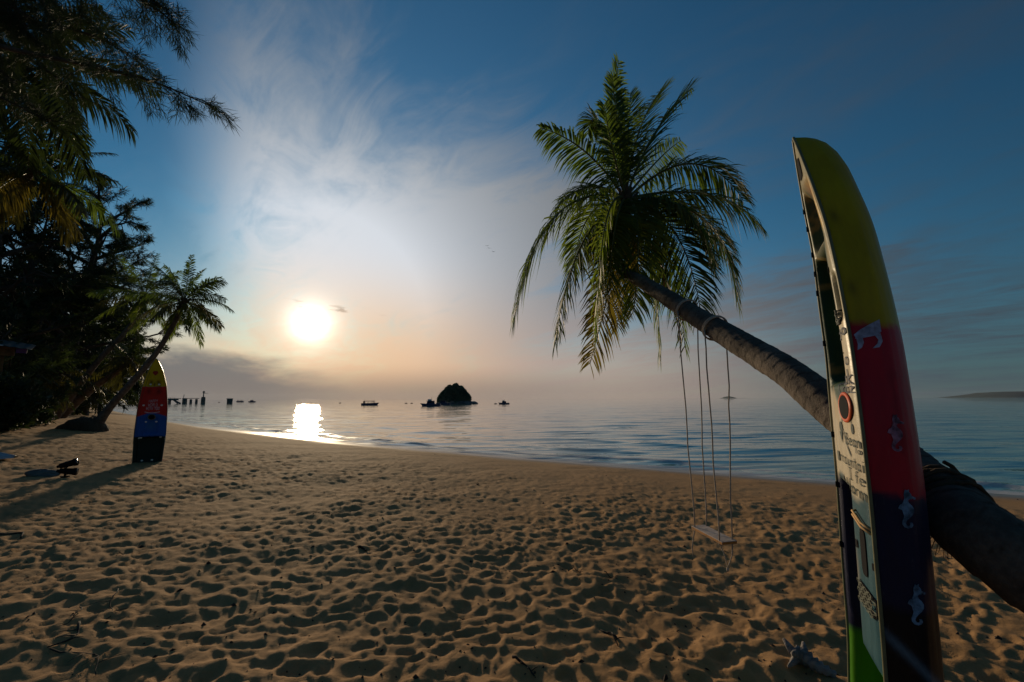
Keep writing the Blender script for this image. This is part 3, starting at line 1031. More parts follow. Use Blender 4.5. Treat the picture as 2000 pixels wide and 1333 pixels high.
def back_trees():
    G = 'feathery trees behind the beach on the left'
    def gp(px, Y):
        x = (px - 1000) / FPX * Y * 0.985
        return (x, Y, gz(x, Y))
    pine("shore_pine", gp(120, 33), 15.5, 6.6, 41, 'tall feathery tree with open crown against the sky behind the leaning palms', 24, (1.0, 0), 30, 0.5, 0.042, G, 9, 0.2)
    pine("shore_pine", gp(20, 29), 13.5, 6.0, 42, 'dense dark feathery tree above the hut roof', 20, (-0.5, 0), 20, 0.6, 0.10, G, 8, 0.12)
    pine("shore_pine", gp(-60, 26), 15.0, 6.0, 43, 'dark feathery tree cut off by the left edge', 20, (0, 0), 18, 0.6, 0.10, G, 8, 0.12)
    pine("shore_pine", gp(150, 42), 10.5, 6.2, 44, 'lower feathery tree behind the trunks of the leaning palms', 20, (0.5, 0), 18, 0.62, 0.11, G, 8, 0.08)
    pine("shore_pine", gp(70, 46), 13.0, 7.5, 45, 'broad dark tree deep in the grove', 20, (0, 0), 22, 0.75, 0.15, G, 9, 0.06)
    pine("shore_pine", gp(190, 62), 7.5, 5.5, 46, 'small far tree at the end of the grove by the water', 16, (0.5, 0), 16, 0.6, 0.11, G, 8, 0.08)
    pine("shore_pine", gp(-20, 40), 11.0, 7.5, 47, 'dark tree at the back of the grove by the left edge', 20, (0, 0), 22, 0.75, 0.15, G, 9, 0.06)
    for k, (px, Y, h, lb) in enumerate(((60, 22, 2.6, 'dark bush between the hut and the yellowed short palm'), (10, 19, 2.4, 'dark bush in front of the hut wall'), (-45, 18, 2.7, 'dark bush at the left edge in front of the hut'))):
        x, Y_, z = gp(px, Y)
        rg = np.random.RandomState(60 + k)
        root = empty("bush", (x, Y_, z))
        S, D = [], []
        mb = MB()
        for q in range(16):
            a = rg.uniform(0, 6.28); e = rg.uniform(0.5, 1.5); ln = h * rg.uniform(0.6, 1.0)
            d = np.array([math.cos(a) * math.cos(e), math.sin(a) * math.cos(e), math.sin(e)])
            pts = [d * ln * t + np.array([0, 0, -0.12 * t * t * ln]) for t in np.linspace(0, 1, 8)]
            mb.tube(pts, [0.03 * (1 - 0.8 * t) for t in np.linspace(0, 1, 8)], 5)
            for p_ in pts[2:]:
                for _ in range(7): S.append(p_ + rg.normal(0, 0.22, 3)); D.append(d + rg.normal(0, 0.5, 3))
        mb.build("stems", M_TWIG, root)
        V, F = needles(S, D, 6, 0.34, 0.11, 0.3, 70 + k)
        V[:, 2] = np.maximum(V[:, 2], 0.0)
        fast_mesh("foliage", V, F, M_NEEDLE, root, smooth=False)
        tag(root, lb, 'bush', 'dark bushes by the hut')
    # undergrowth: one dark thicket that nobody could count
    rng = np.random.RandomState(8)
    S, D = [], []
    for i in range(4200):
        px = rng.uniform(-130, 165); Y = rng.uniform(33, 50)
        x = (px - 1000) / FPX * Y
        h = 3.4 * rng.uniform(0, 1) ** 0.8 * (1 - 0.45 * max(0, (px - 80) / 85))
        S.append((x, Y, gz_fast(x, Y) + 0.1 + h)); D.append(rng.normal(0, 0.6, 3) + [0, 0, 0.5])
    V, F = needles(S, D, 12, 0.7, 0.2, 0.2, 9)
    tag(fast_mesh("undergrowth", V, F, M_NEEDLE, smooth=False), 'dark tangled undergrowth below the trees on the left', 'undergrowth', kind='stuff')


def gz_fast(x, y):
    return float(sand_base(np.array([x]), np.array([y]))[0][0])


back_trees()


def near_branch_tree():
    """pine standing just outside the left of the view; its boughs reach in across the upper left corner"""
    root = empty("shore_pine", (-9.6, 5.4, gz(-9.6, 5.4)))
    o = np.array(root.location)
    tp = np.array([(-9.6, 5.4, -0.3), (-9.4, 5.4, 3.0), (-9.3, 5.5, 6.5), (-9.0, 5.5, 10.0), (-8.9, 5.5, 12.5)]) - o
    tp[:, 2] += o[2]
    tp = catmull(tp, 20)
    MB().tube(tp, [0.28 * (1 - 0.75 * i / 19) for i in range(20)], 12, jitter=0.05, seed=3).build("trunk", M_TWIG, root)
    Y = 5.4
    limbs = [((-420, 150), (-150, 70), (60, 105), (200, 135), (300, 160), (412, 208)),
             ((-420, 40), (-150, -10), (60, 40), (180, 70), (270, 118)),
             ((-420, -60), (-120, -80), (90, -50), (230, -20), (300, 15), (348, 52)),
             ((-420, 100), (-200, 60), (-40, 70), (80, 130), (150, 190)),
             ((-420, -30), (-200, -60), (0, -40), (110, 20), (200, 40)),
             ((-420, 200), (-250, 150), (-90, 160), (20, 200), (95, 240)),
             ((-420, 0), (-250, -60), (-60, -70), (60, -20), (120, 60)),
             ((-420, 120), (-220, 40), (-60, 30), (40, 60), (130, 120)), ((-420, 60), (-220, 0), (-80, -10), (20, 10), (90, 70)), ((-420, 180), (-250, 110), (-90, 110), (0, 140), (60, 190)), ((-420, -80), (-200, -90), (-20, -60), (80, -30), (170, 10))]
    S, D = [], []
    for k, pl in enumerate(limbs):
        Yk = Y + (0, 0.35, -0.15, 0.6, 0.8, 0.3, -0.1, 0.5, 0.2, 0.7, 0.4)[k]
        P = catmull([np.array(at(px, py, Yk)) - o for px, py in pl], 26)
        mb = MB().tube(P, [0.045 * (1 - 0.93 * i / 25) + 0.002 for i in range(26)], 7)
        lines, s, d = grow(P, 700 + k, 26, 0.62, 0.07, 0.6, 0.42)
        for ln in lines: mb.tube(ln, [0.006 * (1 - 0.8 * i / (len(ln) - 1)) + 0.0008 for i in range(len(ln))], 4)
        mb.build("bough", M_TWIG, root)
        S += s; D += d
        for q in range(10, 26): S.append(P[q]); D.append(P[min(25, q + 1)] - P[q - 1])
    V, F = needles(S, D, 22, 0.17, 0.0075, 0.30, 77)
    fast_mesh("needles", V, F, M_NEEDLE, root, smooth=False)
    tag(root, 'near pine whose feathery boughs reach in across the top left corner', 'tree')


near_branch_tree()

# ------------------------------------------------------------------ hand-painted letters
def _arc(cx, cy, rx, ry, a0, a1, n=9):
    return [(cx + rx * math.cos(R(a0 + (a1 - a0) * i / (n - 1))), cy + ry * math.sin(R(a0 + (a1 - a0) * i / (n - 1)))) for i in range(n)]


GLYPH = {
    'y': (.6, [[(0.02, .6), (.08, .3), (.25, .22), (.45, .35), (.5, .6)], [(.5, .6), (.48, 0), (.35, -.3), (.1, -.25)]]),
    'o': (.56, [_arc(.27, .32, .24, .29, 90, 450, 13)]), 'T': (.66, [[(0, .95), (.62, 1.0)], [(.31, .97), (.29, 0)]]),
    'm': (.85, [[(.03, .6), (.05, 0)], [(.05, .45), (.2, .6), (.36, .5), (.38, 0)], [(.38, .45), (.55, .6), (.7, .48), (.74, 0)]]),
    'a': (.58, [_arc(.25, .3, .22, .28, 40, 330, 11), [(.48, .58), (.47, .1), (.56, 0)]]),
    'k': (.55, [[(.05, 1), (.06, 0)], [(.45, .6), (.08, .3), (.5, 0)]]),
    'e': (.55, [[(.05, .32), (.46, .36)] + _arc(.26, .32, .22, .28, 10, 320, 11)]),
    'C': (.72, [_arc(.38, .48, .34, .48, 45, 315, 13)]), 'r': (.42, [[(.05, .6), (.06, 0)], [(.06, .38), (.2, .57), (.38, .55)]]),
    'z': (.5, [[(.03, .58), (.44, .58), (.05, .03), (.48, .03)]]),
    'B': (.62, [[(.06, 1), (.05, 0)], [(.06, .98), (.4, .95), (.48, .75), (.36, .55), (.08, .52)], [(.3, .53), (.54, .4), (.5, .1), (.3, 0), (.05, .01)]]),
    'n': (.56, [[(.04, .6), (.06, 0)], [(.06, .42), (.24, .6), (.42, .48), (.46, 0)]]),
    'u': (.56, [[(.04, .6), (.06, .15), (.22, .02), (.42, .15), (.46, .6)], [(.46, .6), (.48, 0)]]),
    't': (.42, [[(.2, .9), (.19, .12), (.32, 0)], [(.0, .6), (.38, .63)]]), 'i': (.24, [[(.1, .6), (.1, 0)], [(.1, .82), (.11, .88)]]),
    'I': (.4, [[(.2, 1), (.2, 0)], [(.02, 1), (.38, 1)], [(.02, 0), (.38, 0)]]),
    'f': (.42, [[(.4, .95), (.25, 1), (.16, .85), (.15, 0)], [(0, .58), (.34, .6)]]), 'l': (.2, [[(.08, 1), (.09, 0)]]),
    'H': (.66, [[(.05, 1), (.04, 0)], [(.55, 1), (.54, 0)], [(.04, .5), (.55, .53)]]),
    'A': (.66, [[(0, 0), (.3, 1), (.6, 0)], [(.12, .38), (.48, .38)]]), 'P': (.58, [[(.05, 0), (.05, 1), (.4, .97), (.5, .75), (.38, .52), (.06, .48)]]),
    'Y': (.62, [[(0, 1), (.29, .5), (.58, 1)], [(.29, .5), (.28, 0)]]), 'W': (.86, [[(0, 1), (.2, 0), (.4, .8), (.6, 0), (.8, 1)]]),
    'O': (.72, [_arc(.34, .5, .32, .5, 90, 450, 14)]), 'R': (.62, [[(.05, 0), (.05, 1), (.4, .97), (.5, .76), (.38, .54), (.06, .5)], [(.25, .5), (.56, 0)]]),
    'L': (.52, [[(.05, 1), (.04, 0), (.48, .02)]]), 'D': (.66, [[(.05, 0), (.05, 1), (.3, 1), (.55, .75), (.56, .3), (.3, 0), (.05, 0)]]),
    'U': (.64, [[(.04, 1), (.06, .2), (.28, 0), (.5, .2), (.54, 1)]]), 'h': (.56, [[(.05, 1), (.06, 0)], [(.06, .42), (.24, .6), (.42, .48), (.46, 0)]]),
    'g': (.58, [_arc(.25, .32, .22, .28, 40, 330, 11), [(.47, .58), (.47, -.2), (.25, -.35), (.06, -.22)]]), 'p': (.56, [[(.05, .6), (.05, -.35)], _arc(.26, .32, .22, .28, 160, -160, 11)]),
    ' ': (.35, []),
}


def text_strokes(s):
    x, out = 0.0, []
    for ch in s:
        w, st = GLYPH[ch]
        for pl in st: out.append([(x + p[0], p[1]) for p in pl])
        x += w + 0.12
    return out, max(x - 0.12, 0.1)


def ribbon(mb, pl, wid, surf):
    """flat painted stroke laid on a surface: pl in surface units, surf(a,b)->point"""
    n = len(pl)
    P = [np.array(p, float) for p in pl]
    if not hasattr(wid, '__len__'): wid = [wid] * n
    vs = []
    for i in range(n):
        t = P[min(i + 1, n - 1)] - P[max(i - 1, 0)]
        t = t / (np.linalg.norm(t) + 1e-9)
        nn = np.array([-t[1], t[0]])
        vs += [surf(*(P[i] - nn * wid[i] / 2)), surf(*(P[i] + nn * wid[i] / 2))]
    mb.add(vs, [(2 * i, 2 * i + 1, 2 * i + 3, 2 * i + 2) for i in range(n - 1)])


# ------------------------------------------------------------------ kayaks stood on end
M_RIM = mat("kayak_rim_plastic", (0.20, 0.19, 0.10), 0.45, 0.2, 9)
M_BLACK = mat("black_plastic", (0.008, 0.008, 0.010), 0.8, 0.2, spec=0.08)
M_INK = mat("blue_black_marker", (0.018, 0.028, 0.06), 0.6, 0.3, 30)
M_INKG = mat("green_black_marker", (0.014, 0.032, 0.022), 0.6, 0.3, 30)
M_STENCIL = mat("pale_stencil_paint", (0.36, 0.36, 0.50), 0.7, 0.45, 30)
M_STENCIL_P = mat("pink_stencil_paint", (0.30, 0.14, 0.21), 0.7, 0.75, 34)
M_STENCIL_B = mat("light_blue_stencil_paint", (0.11, 0.19, 0.30), 0.7, 0.75, 34)
M_WHITE = mat("hole_light_white", (0.82, 0.80, 0.76), 0.3, 0.08)  # white standing in for light that shows through scupper holes
M_WHITE_TXT = mat("pinkish_white_paint", (0.62, 0.42, 0.45), 0.6, 0.25, 22)
M_ORANGE = mat("orange_rubber_ring", (0.62, 0.10, 0.035), 0.5, 0.2)
M_CORD = mat("tan_cord", (0.55, 0.33, 0.14), 0.8, 0.2, 30)
M_RED = mat("red_paint", (0.30, 0.012, 0.012), 0.5, 0.3, 20)
M_PAD = mat("foot_pad", (0.10, 0.11, 0.08), 0.6, 0.2)
M_PAINT = attr_mat("painted_kayak_plastic", "paint")

KP = dict(z=[0, .3, .54, .74, .88, .95, .985, 1.0], hw=[.31, .345, .325, .265, .165, .085, .035, .008])
KD = dict(z=[0, .5, .7, .85, .93, .96, .98, .99, .996, 1.0], d=[.215, .215, .205, .190, .168, .145, .115, .085, .055, .012])
KS = dict(z=[0, .2, .45, .65, .82, 1.0], s=[-.05, -.01, 0, -.004, -.03, -.095])
SECT = [(1.0, 0.0), (1.012, .07), (1.0, .22), (.985, .40), (.955, .54), (.86, .66), (.70, .79), (.46, .90), (.2, .97), (0, 1.0)]


def smooth_interp(x, X, Yv):
    k = np.linspace(0, 1, 501)
    y = np.interp(k, X, Yv)
    ker = np.hanning(43); ker /= ker.sum()
    ys = np.convolve(np.pad(y, 21, mode='edge'), ker, 'valid')
    w = np.clip((k - 0.9) / 0.07, 0, 1)
    return np.interp(x, k, ys * (1 - w) + y * w)


class Kayak:
    def __init__(s, loc, rz, length, wells, deck_col, hull_col):
        s.L, s.wells = length, wells
        s.root = empty("kayak", loc, rz)
        nz, nu = 190, 56
        z = 1 - (1 - np.linspace(0, 1, nz)) ** 1.5
        u = np.linspace(-1, 1, nu)
        Z, U = np.meshgrid(z, u, indexing='ij')
        V = np.stack([U * s.hw(Z), s.deck_y(Z, U), Z * length], -1).reshape(-1, 3)
        i = np.arange(nz - 1)[:, None] * nu; j = np.arange(nu - 1)[None, :]
        F = np.stack([i + j, i + j + 1, i + nu + j + 1, i + nu + j], -1).reshape(-1, 4)
        C = deck_col(Z.ravel(), U.ravel(), s.well(Z, U).ravel())
        s.deck = fast_mesh("deck", V, F, M_PAINT, s.root, attrs={'paint': C})
        sec = [(-a, b) for a, b in SECT] + [(a, b) for a, b in SECT[::-1][1:]]
        ns = len(sec)
        # finer sections
        fa = np.array([q[0] for q in sec]); fb = np.array([q[1] for q in sec])
        k = np.linspace(0, ns - 1, 55)
        fa, fb = np.interp(k, np.arange(ns), fa), np.interp(k, np.arange(ns), fb)
        ns = 55
        A = np.outer(s.hw(z), fa); B = s.sheer(z)[:, None] + np.outer(s.dep(z), fb)
        V = np.stack([A, B, np.repeat((z * length)[:, None], ns, 1)], -1).reshape(-1, 3)
        i = np.arange(nz - 1)[:, None] * ns; j = np.arange(ns - 1)[None, :]
        F = np.stack([i + j, i + ns + j, i + ns + j + 1, i + j + 1], -1).reshape(-1, 4)
        C = hull_col(np.repeat(z, ns), np.tile(fa, nz), np.tile(fb, nz))
        s.hull = fast_mesh("hull", V, F, M_PAINT, s.root, attrs={'paint': C})
        # rounded rim where deck and hull meet
        mb = MB()
        for sd in (-1, 1):
            P = np.stack([sd * s.hw(z) * 1.004, s.sheer(z) - 0.001, z * length], -1)[::3]
            mb.tube(P, [0.0065] * len(P), 7)
        s.rim = mb.build("rim", M_RIM, s.root)

    def hw(s, t): return smooth_interp(t, KP['z'], KP['hw'])
    def dep(s, t): return smooth_interp(t, KD['z'], KD['d'])
    def sheer(s, t): return smooth_interp(t, KS['z'], KS['s'])

    def well(s, t, u):
        d = np.zeros_like(t)
        for (z0, z1, u0, u1, dp, ez, eu) in s.wells:
            m = sstep(t, z0 - ez, z0 + ez) * (1 - sstep(t, z1 - ez, z1 + ez)) * sstep(u, u0 - eu, u0 + eu) * (1 - sstep(u, u1 - eu, u1 + eu))
            d = np.maximum(d, dp * m) if dp > 0 else np.where(m > 0.02, np.minimum(d, dp * m), d)
        return d * np.clip((1 - t) * 9, 0, 1)

    def deck_y(s, t, u):
        crown = -0.012 * (1 - np.abs(u) ** 2.2) * np.clip((1 - t) * 8, 0, 1)
        lip = 0.008 * sstep(np.abs(u), 0.80, 0.88) * (1 - sstep(np.abs(u), 0.93, 0.99)) * np.clip((1 - t) * 8, 0, 1)
        return s.sheer(t) + crown + lip + s.well(t, u) * np.minimum(1, s.dep(t) / 0.2)

    def on_deck(s, zm, u, off=0.003):
        t = np.array([zm / s.L]); uu = np.array([float(np.clip(u, -0.99, 0.99))])
        return np.array([uu[0] * s.hw(t)[0], s.deck_y(t, uu)[0] - off, zm])

    def on_side(s, zm, fy, off=0.003):
        """painted side of the hull (right-hand side seen from the deck)"""
        t = np.array([zm / s.L])
        fa = np.interp(fy, [b for a, b in SECT], [a for a, b in SECT])
        return np.array([fa * s.hw(t)[0] + off, s.sheer(t)[0] + fy * s.dep(t)[0], zm])

    def word(s, txt, zm, h, u0, u1, m, pen=0.12, slant=0.0, name="painted_word"):
        st, w = text_strokes(txt)
        mb = MB()
        for pl in st:
            fine = []
            for a, b in zip(pl[:-1], pl[1:]):
                for q in range(3): fine.append((a[0] + (b[0] - a[0]) * q / 3, a[1] + (b[1] - a[1]) * q / 3))
            fine.append(pl[-1])
            ribbon(mb, fine, pen, lambda a, b: s.on_deck(zm + b * h, u0 + (u1 - u0) * (a + slant * b) / w))
        return mb.build(name, m, s.root, smooth=False)

    def disc(s, zm, u, rz_, ru, m, name, off=0.004, ring=None, n=20):
        """flat or ring-shaped fitting on the deck (radii in metres)"""
        hw = s.hw(np.array([zm / s.L]))[0]
        mb = MB()
        pr = [(1.0, 0.0), (1.0, -0.006), (0.6, -0.008)] if ring is None else [(1.0, 0.0), (0.99, -0.003), ((1 + ring) / 2, -0.006), (ring, -0.004), (ring, 0.004)]
        vs, fs = [], []
        c = s.on_deck(zm, u, off)
        for k, (f, dy) in enumerate(pr):
            for i in range(n):
                a = 6.2832 * i / n
                vs.append((c[0] + math.cos(a) * ru * f, c[1] + dy, c[2] + math.sin(a) * rz_ * f))
        for k in range(len(pr) - 1):
            for i in range(n): fs.append((k * n + i, k * n + (i + 1) % n, (k + 1) * n + (i + 1) % n, (k + 1) * n + i))
        if ring is None: fs.append(tuple(range((len(pr) - 1) * n, len(pr) * n)))
        mb.add(vs, fs)
        return mb.build(name, m, s.root)

    def slot(s, z0, z1, u0, u1, m, name, off=0.004, rnd=0.3):
        """dark rounded inset panel following the deck"""
        mb = MB()
        pts = []
        for i in range(28):
            a = 6.2832 * i / 28
            cx, sy = math.cos(a), math.sin(a)
            k = (abs(cx) ** 5 + abs(sy) ** 5) ** (-1 / 5.0)
            pts.append(((u0 + u1) / 2 + cx * k * (u1 - u0) / 2, (z0 + z1) / 2 + sy * k * (z1 - z0) / 2))
        vs = [s.on_deck(b, a, off) for a, b in pts] + [s.on_deck((z0 + z1) / 2, (u0 + u1) / 2, off)]
        mb.add(vs, [(i, (i + 1) % 28, 28) for i in range(28)])
        return mb.build(name, m, s.root)


def lerp_zones(t, stops, soft):
    """paint bands along the length: stops = [(t, colour)...] from the bottom up"""
    out = np.zeros((len(t), 3)) + np.array(stops[0][1])
    for (t0, c) in stops[1:]:
        w = sstep(t, t0 - soft, t0 + soft)[:, None]
        out = out * (1 - w) + np.array(c) * w
    return out


YEL, RED, NAVY, BLK, GRN, CRM = (0.46, 0.33, 0.006), (0.48, 0.012, 0.03), (0.010, 0.012, 0.045), (0.006, 0.007, 0.010), (0.10, 0.30, 0.010), (0.56, 0.48, 0.34)


def big_kayak():
    L = 2.80
    zz = lambda m: m / L
    # (bottom, top, left, right, depth, softness along, softness across); lengths as fractions
    wells = [(zz(1.70), zz(2.24), -0.72, 0.50, 0.12, 0.010, 0.07), (zz(2.29), zz(2.55), -0.70, 0.62, 0.05, 0.014, 0.10),
             (zz(0.66), zz(1.25), -0.80, 0.14, 0.13, 0.010, 0.06), (zz(0.10), zz(0.66), -0.82, 0.80, 0.14, 0.016, 0.10),
             (zz(1.93), zz(2.10), 0.66, 0.80, 0.03, 0.004, 0.03)]

    def deck_col(t, u, w):
        z = t * L
        c = np.tile(np.array(CRM), (len(t), 1))
        nz = fbm(u * 2 + 3, z * 5, 71, 4)
        deep = sstep(w, 0.012, 0.05)
        def lay(mask, col):
            nonlocal c
            c = c * (1 - mask[:, None]) + np.array(col) * mask[:, None]
        lay(sstep(z, 1.93, 2.0) * 0.85, (0.17, 0.155, 0.075))
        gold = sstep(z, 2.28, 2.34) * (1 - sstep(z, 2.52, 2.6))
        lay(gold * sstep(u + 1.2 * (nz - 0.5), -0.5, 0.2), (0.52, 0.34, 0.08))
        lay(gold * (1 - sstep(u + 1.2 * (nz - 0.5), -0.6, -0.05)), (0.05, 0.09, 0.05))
        lay(np.exp(-((z - 2.50) / 0.05) ** 2 - ((u - 0.1) / 0.5) ** 2) * 0.7, (0.42, 0.12, 0.14))
        upper = (1 - sstep(z, 2.24, 2.28)) * sstep(z + 0.24 * sstep(u, -0.9, 0.35) * 0.4 - 0.10 * (nz - 0.5), 1.63, 1.69)
        edge = 0.62 - 0.16 * np.sin((z - 1.7) * 8)
        lay(upper * (1 - sstep(u, edge - 0.2, edge - 0.05)) , (0.008, 0.045, 0.022))
        lay(upper * deep * np.exp(-((z - 1.98) / 0.06) ** 2) * 0.6, (0.03, 0.10, 0.01))
        lay((1 - sstep(z + 0.03 * np.sin(u * 4), 1.255, 1.285)) * sstep(z, 0.56, 0.64), (0.022, 0.085, 0.110))
        lay((1 - sstep(z, 1.24, 1.28)) * (1 - sstep(u, 0.10, 0.24)), (0.006, 0.010, 0.040))
        lay(np.exp(-((z - 0.98 + 0.10 * u) / 0.09) ** 2 - ((u - 0.16) / 0.12) ** 2) * 0.55, (0.42, 0.33, 0.26))
        lay(1 - sstep(z - 0.05 * u, 0.63, 0.665), (0.065, 0.23, 0.006))
        spots = sstep(fbm(u * 5 + 9, z * 16, 72, 3), 0.66, 0.72) * sstep(z, 1.3, 1.6) * 0.35
        lay(spots, (0.50, 0.31, 0.09))
        return c

    def hull_col(t, fa, fb):
        z = t * L
        nz = fbm(fb * 4 + 2, z * 6, 81, 4) - 0.5
        c = lerp_zones(z + 0.05 * nz + 0.03 * fb, [(0, GRN), (0.62, BLK), (0.84, BLK), (0.94, NAVY), (1.30, RED), (1.90, YEL)], 0.014)
        def lay(mask, col):
            nonlocal c
            c = c * (1 - mask[:, None]) + np.array(col) * mask[:, None]
        lay(np.exp(-((z - 0.86 + 0.20 * fb + 0.05 * fb * fb) / 0.018) ** 2) * 0.6 * np.clip(1.2 - abs(fb - 0.45), 0, 1), (0.16, 0.27, 0.38))
        lay((1 - sstep(z + 0.16 * fb + 0.04 * nz, 0.66, 0.70)), (0.045, 0.14, 0.008))
        lay(sstep(nz, 0.14, 0.22) * sstep(z, 1.32, 1.4) * (1 - sstep(z, 1.8, 1.9)) * 0.4, (0.16, 0.004, 0.012))
        lay(np.exp(-((z - 2.34) / 0.03) ** 2 - ((fb - 0.16) / 0.07) ** 2) * 0.6 + np.exp(-((z - 2.03) / 0.03) ** 2 - ((fb - 0.16) / 0.07) ** 2) * 0.5, (0.05, 0.03, 0.008))
        return c

    th = math.atan2(-0.890, -0.455)
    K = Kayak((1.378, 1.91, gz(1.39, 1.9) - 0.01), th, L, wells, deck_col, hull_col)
    r = K.root
    # writing on the cream panel
    K.word("yo", 1.86, 0.045, 0.50, 0.84, M_INK, 0.13)
    K.word("To", 1.745, 0.05, 0.44, 0.80, M_INK, 0.11)
    K.word("mak", 1.672, 0.058, 0.10, 0.86, M_INK, 0.11)
    K.word("Craz", 1.640, 0.040, 0.10, 0.86, M_INK, 0.12)
    K.word("Bean", 1.440, 0.044, 0.20, 0.86, M_INKG, 0.12)
    K.word("To", 1.418, 0.024, 0.62, 0.84, M_INKG, 0.13)
    K.word("mountai", 1.356, 0.044, -0.25, 0.88, M_INKG, 0.11)
    K.word("I", 1.306, 0.044, 0.20, 0.36, M_INKG, 0.08)
    K.word("fe", 1.306, 0.044, 0.52, 0.86, M_INKG, 0.09)
    K.word("Harm", 1.256, 0.046, 0.02, 0.88, M_INKG, 0.12)
    K.word("The", 2.44, 0.05, -0.45, 0.15, M_RIM, 0.10)
    K.word("Big", 2.39, 0.04, -0.35, 0.35, M_RIM, 0.10)
    K.word("Peg", 2.335, 0.05, -0.30, 0.42, M_RIM, 0.10)
    # little painted motifs beside the words
    def motif(vs=None, line=None, w=0.01):
        mb = MB()
        if vs: mb.add([K.on_deck(z_, u_) for u_, z_ in vs], [tuple(range(len(vs)))])
        else: ribbon(mb, line, w, lambda a, b: K.on_deck(b, a))
        mb.build("painted_motif", M_INKG, r, smooth=False)
    for cu, cz, ru, rz_ in ((-0.02, 1.503, 0.10, 0.022), (0.62, 1.505, 0.06, 0.020)):
        motif([(cu + ru * math.cos(a), cz + rz_ * math.sin(a)) for a in np.linspace(0, 6.283, 15)[:-1]])
    motif([(-0.14, 1.482), (0.06, 1.482), (-0.02, 1.435)])
    motif([(-0.28, 1.28), (-0.10, 1.28), (-0.19, 1.305)])
    motif(line=[(0.06, 1.50), (0.16, 1.47), (0.28, 1.43), (0.42, 1.40)], w=0.012)
    motif(line=[(0.16, 1.548), (0.06, 1.525), (0.0, 1.505)], w=0.008)
    motif(line=[(0.52, 1.548), (0.60, 1.525), (0.64, 1.50)], w=0.008)
    K.slot(1.35, 1.392, -0.52, -0.34, M_PAD, "square_sticker", 0.004)
    # scupper with orange ring
    rg = K.disc(1.585, 0.36, 0.060, 0.125, M_ORANGE, "scupper_ring", 0.001, 0.76, 28)
    mb = MB(); c = K.on_deck(1.585, 0.36)
    n = 24
    vs = [(c[0] + math.cos(6.2832 * i / n) * 0.0955, c[1] - 0.003, c[2] + math.sin(6.2832 * i / n) * 0.0458) for i in range(n)]
    vs += [(c[0] + math.cos(6.2832 * i / n) * 0.07, c[1] + 0.05, c[2] + math.sin(6.2832 * i / n) * 0.03) for i in range(n)]
    mb.add(vs, [(i, (i + 1) % n, n + (i + 1) % n, n + i) for i in range(n)])
    mb.add([(q[0], q[1] - 0.0008, q[2]) for q in vs[:n]], [tuple(range(n))])
    h = mb.build("scupper_hole", M_BLACK, rg)
    # moulded slots, pads and eyes
    K.slot(2.60, 2.70, -0.35, 0.35, M_BLACK, "tow_hole")
    K.slot(1.94, 2.10, 0.66, 0.79, M_BLACK, "rail_slot", 0.002)
    K.slot(2.125, 2.15, 0.52, 0.60, M_BLACK, "drain_hole")
    K.slot(0.985, 1.145, 0.50, 0.70, M_BLACK, "rod_slot", 0.004)
    K.slot(1.055, 1.085, 0.26, 0.36, M_BLACK, "drain_hole")
    K.slot(1.03, 1.055, 0.84, 0.90, M_BLACK, "drain_hole")
    for (z0, z1, u0, u1, nm) in ((1.905, 1.965, 0.40, 0.74, 'honeycomb_pad'), (0.865, 0.945, 0.28, 0.86, 'honeycomb_pad')):
        pad = K.slot(z0, z1, u0, u1, M_BLACK, nm, 0.004)
        mb = MB()
        for a in range(5):
            for b in range(4):
                cz = z0 + (z1 - z0) * (a + 0.5) / 5; cu = u0 + (u1 - u0) * (b + 0.35 + 0.4 * (a % 2)) / 4.2
                hw = 0.30
                vs = []
                for rr in (1.0, 0.62):
                    for q in range(6):
                        an = q * 1.0472 + 0.52
                        vs.append(K.on_deck(cz + math.sin(an) * (z1 - z0) / 9 * rr, cu + math.cos(an) * (u1 - u0) / 7.5 * rr, 0.008))
                mb.add(vs, [(q, (q + 1) % 6, 6 + (q + 1) % 6, 6 + q) for q in range(6)])
        mb.build("honeycomb_cells", M_PAD, pad, smooth=False)
    # bungee cord over the ledge
    for dz in (0.0, -0.014):
        MB().tube([K.on_deck(1.205 + dz, 0.12, 0.004), K.on_deck(1.195 + dz, 0.4, 0.014), K.on_deck(1.175 + dz, 0.7, 0.012), K.on_deck(1.168 + dz, 0.9, 0.008)], 0.0045, 7).build("bungee_cord", M_CORD, r)
    # rim fittings down the far edge
    for z in (2.50, 2.42, 2.30, 2.21, 2.12, 1.88, 1.45, 1.22, 0.95):
        c = K.on_deck(z, -0.965, 0.0)
        bevel(MB().box((c[0] - 0.004, c[1] - 0.006, c[2]), (0.009, 0.012, 0.026)).build("rim_fitting", M_BLACK, r, smooth=False), 0.002, 1)
    # stencils on the red and black side, each a flat sprayed shape
    def side_ribbon(mb, pl, wid): ribbon(mb, pl, wid, lambda a, b: K.on_side(b, a))
    S = 1.0 / 0.25

    def seahorse(z0, fy0, h, m, k):
        mb = MB()
        out = [(.10, 1.06), (.06, .98), (.04, .90), (.05, .82), (.02, .74), (-.03, .66), (-.10, .62), (-.15, .52), (-.05, .48), (-.03, .40), (-.01, .32), (-.04, .24), (-.08, .16),
               (-.08, .07), (-.02, 0), (.08, -.03), (.18, 0), (.23, .07), (.20, .14), (.12, .14), (.14, .09), (.11, .05), (.05, .05), (.02, .11), (.05, .18), (.12, .25), (.22, .33), (.29, .42),
               (.30, .52), (.25, .61), (.17, .68), (.15, .75), (.20, .79), (.38, .77), (.40, .82), (.27, .88), (.25, .95), (.20, 1.0), (.22, 1.07), (.15, 1.03)]
        vs = [K.on_side(z0 + (y - 0.5) * h, fy0 + (x - 0.12) * h * S) for x, y in out]
        me_f = [tuple(range(len(out)))]
        mb.add(vs, me_f)
        mb.build("seahorse_stencil", m, r, smooth=False)

    seahorse(1.500, 0.44, 0.115, M_STENCIL_P, 0)
